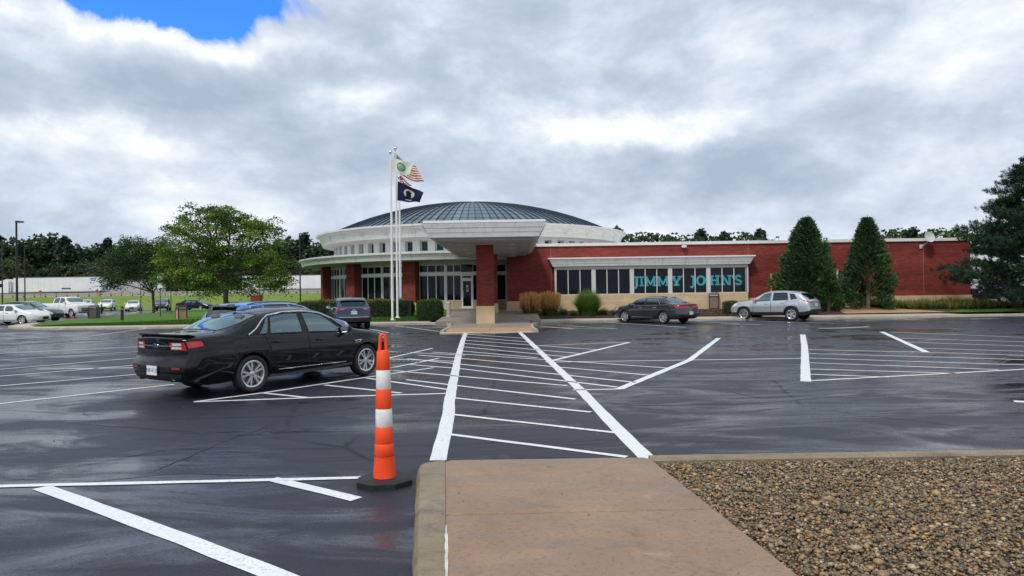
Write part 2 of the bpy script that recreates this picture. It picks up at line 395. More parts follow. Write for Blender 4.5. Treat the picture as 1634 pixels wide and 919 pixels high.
# right island
stroke([(1281, 534), (1284, 555), (1285.5, 609)], .17); stroke([(1281, 608.5), (1634, 589.5), (1800, 580)], .09)
stroke([(1407, 529.5), (1478, 562)], .16)
for pts in ([(1289, 558), (1458, 562)], [(1289, 564), (1634, 574)], [(1289, 571.5), (1634, 582.5)], [(1290, 579), (1594, 590)], [(1290, 589), (1458, 594), (1530, 596)], [(1290, 597.5), (1418, 602)],
            [(1421, 530), (1634, 538.5), (1800, 545)], [(1438, 540), (1634, 545.5), (1800, 551)], [(1446, 546), (1800, 558)], [(1463, 555.5), (1800, 566)], [(1455, 561.5), (1800, 573)]): stroke(pts, .08)
stroke([(1306, 524), (1340, 523.5), (1387, 521.5)], .20); stroke([(1150, 516.5), (1214, 518.5)], .1); stroke([(1618, 640.5), (1700, 645)], .16)
stroke([(970, 514.5), (1095, 522.5)], .1); stroke([(1110, 513), (1180, 516.5)], .1); stroke([(1195, 512), (1330, 516)], .1); stroke([(1330, 508), (1480, 510.5)], .1)
for pts in ([(862, 517), (985, 525)], [(858, 522), (960, 525)], [(850, 519), (915, 525)]): stroke(pts, .09)
for pts in ([(590, 525), (620, 531)], [(600, 521), (720, 523)], [(630, 519.5), (700, 529)]): stroke(pts, .09)
# left: long line, thick diagonals, bays
stroke([(-200, 781), (0, 776.5), (420, 766.5), (610, 762)], .085); stroke([(66, 778), (300, 863), (470, 930)], .14); stroke([(434, 764.5), (569, 797)], .12)
for pts in ([(-120, 658), (0, 644.5), (278, 613.5)], [(-100, 627), (0, 616), (224, 597)], [(-80, 609), (0, 600.5), (240, 581)], [(-80, 597), (0, 589.5), (224, 571)], [(-60, 580), (0, 574.5), (224, 561)],
            [(-60, 567), (224, 553)], [(-40, 556), (190, 543)], [(143, 536.5), (240, 523.5)], [(61, 589.5), (222, 587)], [(-30, 545), (130, 534)], [(0, 533), (100, 526)]): stroke(pts, .085)
# far lot
for px in range(150, 345, 36): stroke([(px, 499-(px-150)*.028), (px-16, 503-(px-150)*.028)], .1)

# old cracks and rubber marks
CRK = mat('crack_filler', (.006, .006, .008), .5)
def mark(pts, w=.03, rag=.03, nm='crack'):
    P_ = [at(x, y) for x, y in pts]; L_ = []
    for i in range(len(P_)-1):
        k = max(2, int((P_[i+1]-P_[i]).length/.22))
        L_ += [P_[i].lerp(P_[i+1], j/k) for j in range(k)]
    L_.append(P_[-1]); vs = []; wob = 0.0
    for i, p in enumerate(L_):
        d = (L_[min(i+1, len(L_)-1)]-L_[max(i-1, 0)]).normalized(); n = Vector((-d.y, d.x, 0)); wob = wob*.7+random.uniform(-rag, rag)
        ww = w*random.uniform(.35, 1.0)*min(1, .25+i/3, .25+(len(L_)-1-i)/3); c = p+n*wob; vs += [(c.x+n.x*ww/2, c.y+n.y*ww/2, .0028), (c.x-n.x*ww/2, c.y-n.y*ww/2, .0028)]
    MB().add(vs, [(2*i+1, 2*i+3, 2*i+2, 2*i) for i in range(len(L_)-1)]).build(nm, CRK, LOT)
for pts in ([(240, 756), (300, 730), (352, 708), (420, 684), (445, 672)], [(-40, 673), (150, 671), (330, 668), (470, 664), (600, 646)], [(130, 770), (260, 757), (420, 757), (560, 751)], [(0, 768), (70, 764)], [(560, 668), (650, 659), (700, 655)],
            [(727, 660), (860, 655), (1010, 648), (1180, 645), (1400, 628)], [(1045, 701), (1120, 706), (1212, 709)], [(1153, 603), (1172, 611), (1188, 621)], [(1160, 623), (1200, 632), (1260, 640)], [(1255, 631), (1350, 634), (1440, 629), (1505, 627)],
            [(1535, 645), (1566, 647)], [(1380, 532), (1396, 536), (1408, 541)], [(1150, 660), (1200, 657), (1262, 650)], [(128, 655), (146, 664)], [(156, 645), (172, 658)]): mark(pts)
for pts in ([(1560, 590), (1585, 584), (1612, 574), (1634, 573)], [(1610, 560), (1614, 567), (1600, 572)], [(960, 554), (1040, 557), (1105, 556)]): mark(pts, .16, .02, 'tyre_mark')
# drain grates by the crossing
IRON = mat('cast_iron', (.02, .02, .022), .5, metal=.4)
for k, (px, py, w, lab) in enumerate(((640, 563, 30, 'dark iron drain grate in wet asphalt, the farther one beside the crosswalk'), (648, 577.5, 44, 'dark iron drain grate in wet asphalt, the nearer one beside the crosswalk'))):
    c = at(px, py); hw = .5*w/F*c.y
    t_ = thing('drain_grate', lab, 'drain grate', (c.x, c.y, 0), 0, 'drain grates by the crosswalk')
    MB().box(-hw, hw, -.24, .24, -.02, .006).build('frame', IRON, t_)
    nb = int(hw*2/.11)
    for i in range(nb):
        x = -hw+.06+i*(2*hw-.12)/max(1, nb-1)
        MB().box(x-.018, x+.018, -.21, .21, .006, .020).build('bar', mat('grate_bar', (.16, .165, .17), .45, metal=.5), t_)

# ================================================================ far kerb and walks
def kerb_strip(name, pts, w=.18, h=.15, mat_=KERBFAR, base=0.0, far=True):
    if far: pts = [(x*MX, y*MY) for x, y in pts]
    b_ = MB(); P_ = [Vector((x, y, 0)) for x, y in pts]; ring = []
    prof = [(0, -.02), (0, h-.03), (.03, h), (w, h), (w, -.02)]
    for i, p in enumerate(P_):
        d = (P_[min(i+1, len(P_)-1)]-P_[max(i-1, 0)]).normalized(); n = Vector((-d.y, d.x, 0))
        ring.append([(p.x+n.x*a, p.y+n.y*a, base+z) for a, z in prof])
    vs = [v for r in ring for v in r]; k = len(prof)
    fs = [(i*k+j, (i+1)*k+j, (i+1)*k+j+1, i*k+j+1) for i in range(len(P_)-1) for j in range(k-1)]
    fs += [tuple(range(k)), tuple(range(len(vs)-1, len(vs)-k-1, -1))]
    b_.add(vs, fs); return struct(b_.build(name, mat_, smooth=40))
FRONTL = [(-33.2, 60), (-31.2, 50.5), (-30.4, 47.2), (-29.2, 44.6), (-27.6, 42.8), (-25.6, 41.6), (-22, 41.1), (-14, 41.0), (-8, 41.0), (-4.6, 40.9), (-3.7, 40.3), (-3.25, 38.6), (-3.0, 36), (-2.95, 33.4), (-3.0, 31.75)]
kerb_strip('kerb', FRONTL)
kerb_strip('kerb', [(-3.0, 31.7), (1.0, 31.55)], h=.05)
kerb_strip('kerb', [(1.05, 31.55), (.95, 33.5), (1.0, 37), (1.3, 39.2), (1.9, 40.4), (3, 40.9), (10, 41.0), (30, 41.0), (70, 41.0)])
b_ = MB(); b_.prism([(x*MX, y*MY) for x, y in [(-25.6, 41.79), (-22, 41.29), (-14, 41.19), (-8, 41.19), (-4.5, 41.1), (-4.5, 42.7), (-26.1, 42.7), (-28.2, 45), (-30.1, 49), (-30.8, 50.2), (-30.3, 47.4), (-29.1, 44.8), (-27.5, 43)]], .02, .147)
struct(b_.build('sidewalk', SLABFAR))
WALKR = struct(bpy.data.objects.new('sidewalk', None)); C.objects.link(WALKR)
xs = [3.2, 6.2, 9.2, 12.2, 15.2, 18.2, 21.2, 24.2]
for i in range(len(xs)-1): MB().box(xs[i]*MX+.008, xs[i+1]*MX-.008, 41.2*MY, 43.4*MY, .02, .147).build('slab', SLABFAR, WALKR)
MB().prism([(x*MX, y*MY) for x, y in [(1.6, 40.3), (2.0, 40.8), (3.0, 41.12), (3.19, 41.19), (3.19, 43.4), (1.46, 43.4), (1.46, 40.1)]], .02, .146).build('slab', SLABFAR, WALKR)
# entrance walk under the canopy: a ramped brown apron, then grey slabs rising to the doors
def ze(y): y = y/MY; return .06+.08*sm((y-31.8)/1.6)+.030*max(0, y-35.0)
ENT = struct(bpy.data.objects.new('entrance_walk', None)); C.objects.link(ENT)
def ent_slab(y0, y1, x0, x1, m_):
    y0, y1, x0, x1 = y0*MY, y1*MY, x0*MX, x1*MX
    for i, (a, c) in enumerate(((x0, (x0+x1)/2), ((x0+x1)/2, x1))):
        q = MB(); q.hexa([(a+.006, y0+.006, -.1), (c-.006, y0+.006, -.1), (c-.006, y1-.006, -.1), (a+.006, y1-.006, -.1)],
                         [(a+.006, y0+.006, ze(y0)), (c-.006, y0+.006, ze(y0)), (c-.006, y1-.006, ze(y1)), (a+.006, y1-.006, ze(y1))]); q.build('slab', m_, ENT)
for y0, y1, m_ in ((31.9, 32.7, RAMP), (32.7, 33.9, RAMP), (33.9, 36.4, ENTRY), (36.4, 39, ENTRY)): ent_slab(y0, y1, -2.8, .85, m_)
for k in range(6): ent_slab(39+k*2.4, 41.4+k*2.4, -3.9, 1.45 if k < 4 else -.35, ENTRY)

# ================================================================ near walk, kerb, gravel
zs = .12
fl = at(664, 752, zs); fl2 = at(700, 731, zs); fr = at(1040, 733, zs)
DIR = Vector((-.108, 1.0)).normalized()
_p, _q = at(1042, 735, zs), at(1275, 919, zs); SL = (_p.x-_q.x)/(_p.y-_q.y)*.6+(at(664, 745, zs).x-at(660, 919, zs).x)/(at(664, 745, zs).y-at(660, 919, zs).y)*.4; YR = _p.y
def _edge(a, b_):
    p, q_ = at(*a, zs), at(*b_, zs); return lambda y: p.x+(y-p.y)*(p.x-q_.x)/(p.y-q_.y)
eL, eI, eR = _edge((668, 748), (662, 919)), _edge((711, 740), (713, 919)), _edge((1042, 735), (1275, 919))
def along(x7, y): return (eL if x7 < -.75 else eI if x7 < 0 else eR)(y)
XL, XI, XR = -1.0, -.5, 1.5
YE = at(1042, 735, zs).y
YF = at(870, 731.5, zs).y
WALK = struct(bpy.data.objects.new('near_sidewalk', None)); C.objects.link(WALK)
yj = [YF, at(900, 815, zs).y, at(900, 815, zs).y-1.5, at(900, 815, zs).y-3.0, -1.5]
for i in range(len(yj)-1):
    y1, y0 = yj[i]-.009, yj[i+1]+.009; q = MB(); tilt = .06
    P4 = [(along(XI, y0)+.004, y0-tilt), (along(XR, y0), y0), (along(XR, y1), y1 if i == 0 else y1), (along(XI, y1)+.004, y1-(tilt if i else 0))]
    if i == 0: P4 = P4[:2]+[(along(XR, y1)-.0, y1-.05), (along(XR, y1)-.06, y1)]+[(along(XI, y1)+.05, y1), (along(XI, y1)+.004, y1-.06)]
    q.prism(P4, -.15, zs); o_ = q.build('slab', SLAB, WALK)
    bv = o_.modifiers.new('bevel', 'BEVEL'); bv.width = .008; bv.segments = 2; bv.limit_method = 'ANGLE'
# kerb with rounded nose on the left side and across the corner
kb = []
for (ya, yb_, nose) in ((at(690, 782, zs).y, YF-.005, True), (at(690, 782, zs).y-2.4, at(690, 782, zs).y-.006, False), (-1.5, at(690, 782, zs).y-2.406, False)):
    q = MB(); rows = []
    N = 14 if nose else 10
    for k in range(N+1):
        t = k/N; y = ya+(yb_-ya)*t; off = 0.0
        if nose:
            rr = .20; dy = yb_-y
            off = rr-math.sqrt(max(0, rr*rr-(rr-dy)**2)) if dy < rr else 0.0
        x0 = along(XL, y)+off; x1 = along(XI, y)-.004; jx = random.uniform(-.003, .003)
        w_ = max(.02, x1-x0); cr = min(.035, w_*.4)
        rows.append([(x0-.03+jx*2, y, -.03), (x0-.012+jx, y, zs*.55), (x0+jx, y, zs-cr), (x0+cr*.35+jx, y, zs-cr*.3), (x0+cr+jx, y, zs-.003), (x0+w_*.6, y, zs), (x1, y, zs-.002), (x1, y, -.05)])
    vs = [v for r_ in rows for v in r_]; K = len(rows[0])
    fs = [(i*K+j, (i+1)*K+j, (i+1)*K+j+1, i*K+j+1) for i in range(N) for j in range(K-1)]
    fs = [f[::-1] for f in fs]+[tuple(range(K)), tuple(range(len(vs)-1, len(vs)-K-1, -1))]
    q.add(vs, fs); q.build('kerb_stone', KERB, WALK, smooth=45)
q = MB(); ya_ = at(706, 838, zs).y; ed = []
for k in range(26):                           # loose pale joint sealant between kerb and slab
    y1 = ya_-k*.075; x = along(XI, y1); a_ = random.uniform(.004, .014)*min(1, k/3+.2); c_ = random.uniform(.004, .012)*min(1, k/3+.2); ed.append(((x-a_, y1, zs+.003), (x+c_, y1, zs+.004)))
vs = [v for e in ed for v in e]; q.add(vs, [(2*k+1, 2*k, 2*k+2, 2*k+3) for k in range(25)])
q.build('joint_sealant', mat('sealant', (.55, .52, .47), .7, var=.3), WALK)
# kerb between gravel and lot
kq = kerb_strip('kerb', [(along(XR, YF)+.01, YF-.06), (3.2, YF-.05), (7, YF-.03), (14, YF+.02)], w=.11, h=.125, mat_=KERB, far=False)
for v in kq.data.vertices: pass
sheet('gravel_bed', mat('gravel_base', (.06, .05, .04), .9, var=.5, vs=30, bump=.8, bs=40), [(-1.5, along(XR, -1.5), 14), (YF-.09, along(XR, YF-.09)+.002, 14)], 20, lambda x, y: .06, far=False)
def ico():
    t = (1+5**.5)/2
    v = np.array([(-1,t,0),(1,t,0),(-1,-t,0),(1,-t,0),(0,-1,t),(0,1,t),(0,-1,-t),(0,1,-t),(t,0,-1),(t,0,1),(-t,0,-1),(-t,0,1)], float)
    v /= np.linalg.norm(v[0])
    f = [(0,11,5),(0,5,1),(0,1,7),(0,7,10),(0,10,11),(1,5,9),(5,11,4),(11,10,2),(10,7,6),(7,1,8),(3,9,4),(3,4,2),(3,2,6),(3,6,8),(3,8,9),(4,9,5),(2,4,11),(6,2,10),(8,6,7),(9,8,1)]
    return v, np.array(f)
def raw_mesh(name, V, Fc, col, mats, smooth=True):
    me = bpy.data.meshes.new(name); nv, nf, k = len(V), len(Fc), Fc.shape[1]
    me.vertices.add(nv); me.vertices.foreach_set('co', V.astype(np.float32).ravel())
    me.loops.add(nf*k); me.loops.foreach_set('vertex_index', Fc.astype(np.int32).ravel())
    me.polygons.add(nf); me.polygons.foreach_set('loop_start', np.arange(0, nf*k, k, dtype=np.int32))
    me.polygons.foreach_set('use_smooth', np.full(nf, smooth))
    if col is not None:
        a = me.color_attributes.new('tint', 'FLOAT_COLOR', 'POINT'); a.data.foreach_set('color', np.c_[col, np.ones(nv)].astype(np.float32).ravel())
    me.materials.append(mats); me.update(calc_edges=True); me.validate(); return me
def tint_mat(name, rough=.5, spec=.5, trans=0.0, var=.2, vs=40):
    m, t, p, o = new_mat(name)
    at_ = t.new('ShaderNodeAttribute'); at_.attribute_name = 'tint'
    oc = t.new('ShaderNodeTexCoord').outputs['Object']
    col = t.mix(1.0, at_.outputs['Color'], t.ramp(t.noise(oc, vs, 4), [(.3, 1-var), (.7, 1.0)]), 'MULTIPLY')
    t.link(col, p.inputs['Base Color']); p.inputs['Roughness'].default_value = rough; p.inputs['Specular IOR Level'].default_value = spec
    if trans:
        tr = t.new('ShaderNodeBsdfTranslucent'); t.link(t.mix(1.0, col, (1.0, 1.1, .55), 'MULTIPLY'), tr.inputs[0])
        ms = t.new('ShaderNodeMixShader'); ms.inputs[0].default_value = trans
        t.link(p.outputs[0], ms.inputs[1]); t.link(tr.outputs[0], ms.inputs[2]); t.link(ms.outputs[0], o.inputs[0])
    return m
PEBBLE = tint_mat('pebble', .38, .5, var=.35, vs=70)
def pebbles(name, n, region, smin, smax, zbase, layer, rng):
    iv, if_ = ico()
    xy = region(n, rng); n = len(xy)
    s = smin+(smax-smin)*rng.random(n)**2.2
    ax = np.stack([s, s*rng.uniform(.6, .95, n), s*rng.uniform(.4, .7, n)], 1)
    th = rng.uniform(0, 2*np.pi, n); tl = rng.normal(0, .3, n)
    V = iv[None]*ax[:, None, :]*(1+rng.normal(0, .09, (n, 12, 1)))
    y, z = V[..., 1].copy(), V[..., 2].copy()
    V[..., 1] = y*np.cos(tl)[:, None]-z*np.sin(tl)[:, None]; V[..., 2] = y*np.sin(tl)[:, None]+z*np.cos(tl)[:, None]
    x, y = V[..., 0].copy(), V[..., 1].copy()
    V[..., 0] = x*np.cos(th)[:, None]-y*np.sin(th)[:, None]; V[..., 1] = x*np.sin(th)[:, None]+y*np.cos(th)[:, None]
    V[..., :2] += xy[:, None, :]; V[..., 2] += (zbase+rng.uniform(0, layer, n))[:, None]
    pal = np.array([(.20, .16, .11), (.30, .24, .16), (.13, .11, .085), (.36, .27, .15), (.28, .15, .08), (.42, .38, .31), (.10, .10, .10), (.24, .21, .17), (.38, .25, .10), (.16, .14, .12), (.5, .47, .42)])
    pr = np.array([.17, .16, .16, .08, .07, .06, .08, .12, .03, .05, .02]); ci = rng.choice(len(pal), n, p=pr/pr.sum())
    col = pal[ci]*rng.uniform(.55, 1.2, (n, 1))*np.array([1.18, 1.0, .74])
    Fc = (if_[None]+12*np.arange(n)[:, None, None]).reshape(-1, 3)
    return raw_mesh(name, V.reshape(-1, 3), Fc, np.repeat(col, 12, 0), PEBBLE)
def reg(n, rng):
    y = rng.uniform(3.2, YF-.10, n*2); x = rng.uniform(.8, 8.0, n*2)
    ok = (x > eR(y)+.012) & (x < 8.0); return np.stack([x, y], 1)[ok][:n]
o_ = obj('gravel', pebbles('gravel', 70000, reg, .008, .0225, .062, .034, RNG)); o_['kind'] = 'stuff'; o_['label'] = 'brown and grey river gravel beside the near sidewalk'
def reg2(n, rng): return reg(n, rng)
o_ = obj('gravel', pebbles('gravel', 420, reg2, .028, .048, .085, .025, RNG)); o_['kind'] = 'stuff'; o_['label'] = 'larger rounded stones lying among the gravel'
def reg3(n, rng):
    y = rng.uniform(3.6, YF-.2, n); x = rng.uniform(-.55, 1.8, n); return np.stack([x, y], 1)[x < eR(y)-.03]
me = pebbles('debris', 46, reg3, .004, .013, zs+.002, .001, RNG)
o_ = obj('pebble_litter', me); o_['kind'] = 'stuff'; o_['label'] = 'tiny dark pebbles scattered over the near sidewalk'
def reg4(n, rng): return np.stack([rng.uniform(-6, 9, n), rng.uniform(7.6, 16, n)], 1)
o_ = obj('asphalt_grit', pebbles('grit', 260, reg4, .005, .013, .003, .001, RNG)); o_['kind'] = 'stuff'; o_['label'] = 'loose dark grit lying on the wet asphalt'
# ================================================================ building materials
def brick_mat(name, a, b_, mortar, curved=False):
    m, t, p, o = new_mat(name)
    oc = t.new('ShaderNodeTexCoord').outputs['Object']; s3 = t.new('ShaderNodeSeparateXYZ'); t.link(oc, s3.inputs[0])
    cb = t.new('ShaderNodeCombineXYZ'); t.link(t.math('ADD', s3.outputs[0], s3.outputs[1]), cb.inputs[0]); t.link(s3.outputs[2], cb.inputs[1])
    br = t.new('ShaderNodeTexBrick'); t.link(cb.outputs[0], br.inputs['Vector'])
    br.inputs['Scale'].default_value = 1.0; br.inputs['Brick Width'].default_value = .30; br.inputs['Row Height'].default_value = .10
    br.inputs['Mortar Size'].default_value = .006; br.inputs['Mortar Smooth'].default_value = .3; br.inputs['Bias'].default_value = -.1
    br.inputs['Color1'].default_value = (*a, 1); br.inputs['Color2'].default_value = (*b_, 1); br.inputs['Mortar'].default_value = (*mortar, 1)
    n = t.noise(t.mapping(oc, (.25, .25, 1.4)), 1.2, 6, .6)
    t.link(t.mix(1.0, br.outputs['Color'], t.ramp(n, [(.3, .66), (.7, 1.15)]), 'MULTIPLY'), p.inputs['Base Color'])
    p.inputs['Roughness'].default_value = .75; p.inputs['Specular IOR Level'].default_value = .25
    bn = t.new('ShaderNodeBump'); bn.inputs['Strength'].default_value = .5; bn.inputs['Distance'].default_value = .01
    t.link(t.math('SUBTRACT', 1.0, br.outputs['Fac']), bn.inputs['Height']); t.link(bn.outputs[0], p.inputs['Normal'])
    return m
BRICK = brick_mat('red_brick', (.25, .044, .032), (.175, .027, .021), (.20, .07, .055))
LIME = mat('limestone', (.55, .41, .24), .75, var=.15, vs=1.6, bump=.3, bs=30)
def panel_mat():
    m, t, p, o = new_mat('white_metal_panel')
    oc = t.new('ShaderNodeTexCoord').outputs['Object']
    n = t.noise(t.mapping(oc, (.5, .5, 9)), 1.4, 7, .65); k = t.noise(t.mapping(oc, (3, 3, .35)), 2.2, 6, .7)
    col = t.ramp(n, [(.35, (.70, .69, .66)), (.65, (.84, .84, .82))])
    col = t.mix(t.math('MULTIPLY', t.ramp(k, [(.52, 0), (.75, 1)]), .5), col, (.36, .34, .30))
    t.link(col, p.inputs['Base Color']); p.inputs['Roughness'].default_value = .45
    return m
PANEL = panel_mat()
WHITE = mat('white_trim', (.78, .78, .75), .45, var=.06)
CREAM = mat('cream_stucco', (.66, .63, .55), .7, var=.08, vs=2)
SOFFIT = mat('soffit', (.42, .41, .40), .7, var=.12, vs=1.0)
ALU = mat('window_aluminium', (.62, .62, .60), .4, metal=.2, var=.05)
def dark_glass(name, tint, rough=.04):
    m, t, p, o = new_mat(name)
    oc = t.new('ShaderNodeTexCoord').outputs['Object']
    t.link(t.ramp(t.noise(oc, .8, 4), [(.3, [c*.4 for c in tint]), (.7, tint)]), p.inputs['Base Color'])
    p.inputs['Roughness'].default_value = rough; p.inputs['Specular IOR Level'].default_value = .22
    b_ = t.new('ShaderNodeBump'); b_.inputs['Strength'].default_value = .03; t.link(t.noise(oc, 1.1, 2), b_.inputs['Height']); t.link(b_.outputs[0], p.inputs['Normal'])
    return m
GLASS = dark_glass('storefront_glass', (.008, .011, .016))
TEAL = dark_glass('teal_glass', (.012, .085, .10))
def dome_mat():
    m, t, p, o = new_mat('dome_metal')
    oc = t.new('ShaderNodeTexCoord').outputs['Object']; oi = t.new('ShaderNodeObjectInfo')
    n = t.noise(oc, 1.4, 6, .65); k = t.math('ADD', t.math('MULTIPLY', n, .7), t.math('MULTIPLY', oi.outputs['Random'], .3))
    t.link(t.ramp(k, [(.25, (.075, .12, .15)), (.5, (.13, .19, .22)), (.75, (.24, .30, .32))]), p.inputs['Base Color'])
    p.inputs['Metallic'].default_value = .55; t.link(t.ramp(n, [(.3, .30), (.7, .5)]), p.inputs['Roughness'])
    return m
DOME = dome_mat(); RIBM = mat('dome_rib', (.035, .055, .075), .45, metal=.5)

BS, BO = 1.073, -7.35
B = thing('service_plaza', 'red brick service plaza with blue metal dome and white eaves', 'building', (0, BO, 0)); B.scale = (BS, BS, BS)
def bl(px, py, ylocal):                  # a point seen at a pixel, in the building's own frame
    p = atd(px, py, ylocal*BS+BO); return Vector((p.x/BS, ylocal, p.z/BS))
RC = Vector((-3.3, 66.0, 0))
def ang(a): return (math.sin(a), -math.cos(a))      # a = 0 faces the camera, positive to the right
def rp(r, a, z): s_, c_ = ang(a); return (RC.x+r*s_, RC.y+r*c_, z)
def part(mb, name, m_, parent=None, smooth=None): return mb.build(name, m_, parent or B, smooth)

def rot_part(name, me, parent, a):
    o = obj(name, me, parent, (RC.x, RC.y, 0)); o.rotation_euler = (0, 0, a); return o
def rlocal(r, a, z): s_, c_ = ang(a); return (r*s_, r*c_, z)
# dome: a gore for each strip of metal, seam rib on its edge
dome = part(MB().lathe([(.0, 9.29), (.9, 9.29), (1.1, 9.18)], 32, RC), 'dome_roof', RIBM, smooth=40)
NG = 128; dth = 2*math.pi/NG
Rs, H0, H1, RB = None, 6.55, 9.22, 11.75
RS = (RB*RB+(H1-H0)**2)/(2*(H1-H0))
def zd(r): return H1-RS+math.sqrt(RS*RS-r*r)
q = MB(); rr = [11.75, 10.9, 10.0, 9.0, 8.0, 7.0, 6.0, 5.0, 4.0, 3.0, 2.0, 1.0]
for i in range(len(rr)-1):
    st = .012*(i % 2)
    q.add([rlocal(rr[i], -dth/2, zd(rr[i])+.015), rlocal(rr[i], dth/2, zd(rr[i])+.015), rlocal(rr[i+1], dth/2, zd(rr[i+1])), rlocal(rr[i+1], -dth/2, zd(rr[i+1]))], [(0, 1, 2, 3)], 0)
for i in range(len(rr)-1):
    vs = []
    for r_ in (rr[i], rr[i+1]):
        for w_, h_ in ((-.022, 0), (-.022, .075), (.022, .075), (.022, 0)):
            x, y, z = rlocal(r_, dth/2, zd(r_)+h_); vs.append((x+w_*math.cos(dth/2), y+w_*math.sin(dth/2), z))
    q.add(vs, [(0, 1, 5, 4), (1, 2, 6, 5), (2, 3, 7, 6)], 1)
gm = q.mesh('roof_panel', [DOME, RIBM], 25)
for i in range(NG): rot_part('roof_panel', gm, dome, i*dth)
part(MB().lathe([(11.72, 6.5), (1.0, 9.05)], 64, RC), 'dome_deck', RIBM)

# eaves: ring core plus fascia panels
def eave(name, prof, core, n, gap, soffit):
    e = part(MB().lathe(core, 96, RC), name, soffit, smooth=35)
    d = 2*math.pi/n; k = 6; q = MB(); vs = []
    angs = [-d/2+gap/prof[0][0]/2+(d-gap/prof[0][0])*i/k for i in range(k+1)]
    for r_, z in prof:
        for a in angs: vs.append(rlocal(r_, a, z))
    q.add(vs, [(j*(k+1)+i, j*(k+1)+i+1, (j+1)*(k+1)+i+1, (j+1)*(k+1)+i) for j in range(len(prof)-1) for i in range(k)])
    me = q.mesh('fascia_panel', PANEL, 25)
    for i in range(n): rot_part('fascia_panel', me, e, i*d)
    return e
eave('upper_eave', [(12.15, 5.50), (12.45, 5.54), (12.56, 5.80), (12.54, 5.815), (12.68, 6.06), (12.66, 6.075), (12.82, 6.26), (12.95, 6.28), (12.97, 6.40), (12.86, 6.42), (12.1, 6.40)],
     [(11.4, 5.50), (12.05, 5.485), (12.20, 5.55), (12.55, 6.0), (12.78, 6.22), (12.80, 6.36), (12.0, 6.34), (11.75, 6.46)], 36, .022, WHITE)
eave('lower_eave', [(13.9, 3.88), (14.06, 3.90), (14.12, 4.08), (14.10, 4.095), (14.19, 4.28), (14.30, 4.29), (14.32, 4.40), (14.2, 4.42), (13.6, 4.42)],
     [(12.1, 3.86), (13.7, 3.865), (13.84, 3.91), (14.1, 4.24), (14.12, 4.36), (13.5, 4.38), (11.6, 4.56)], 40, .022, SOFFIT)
# drum: white piers with recessed teal windows
drum = part(MB().lathe([(11.18, 4.4), (11.18, 5.6)], 96, RC), 'drum_wall', CREAM)
part(MB().lathe([(11.2, 4.5), (11.62, 4.5), (11.62, 4.62), (11.2, 4.62)], 96, RC), 'drum_sill', WHITE)
part(MB().lathe([(11.2, 5.36), (11.60, 5.36), (11.60, 5.52), (11.2, 5.52)], 96, RC), 'drum_lintel', WHITE)
ND = 64; dd = 2*math.pi/ND
def radial_box(r0, r1, a0, a1, z0, z1):
    return MB().hexa([rlocal(r1, a0, z0), rlocal(r1, a1, z0), rlocal(r0, a1, z0), rlocal(r0, a0, z0)], [rlocal(r1, a0, z1), rlocal(r1, a1, z1), rlocal(r0, a1, z1), rlocal(r0, a0, z1)])
pm = radial_box(11.15, 11.55, dd*.26, dd*.74, 4.62, 5.36).mesh('pier', WHITE)
wm = radial_box(11.16, 11.23, -dd*.25, dd*.25, 4.63, 5.35).mesh('drum_window', TEAL)
fm = MB()
for a0, a1, z0, z1 in ((-.255, -.215, 4.63, 5.35), (.215, .255, 4.63, 5.35), (-.215, .215, 4.63, 4.67), (-.215, .215, 5.30, 5.35)):
    k = radial_box(11.17, 11.26, dd*a0, dd*a1, z0, z1); fm.add(k.v, k.f)
fme = fm.mesh('frame', WHITE)
for i in range(ND):
    a = (i+.5)*dd
    if math.cos(a) < -.35: continue
    rot_part('pier', pm, B, a); w_ = rot_part('drum_window', wm, B, a)
    f_ = obj('frame', fme, w_)
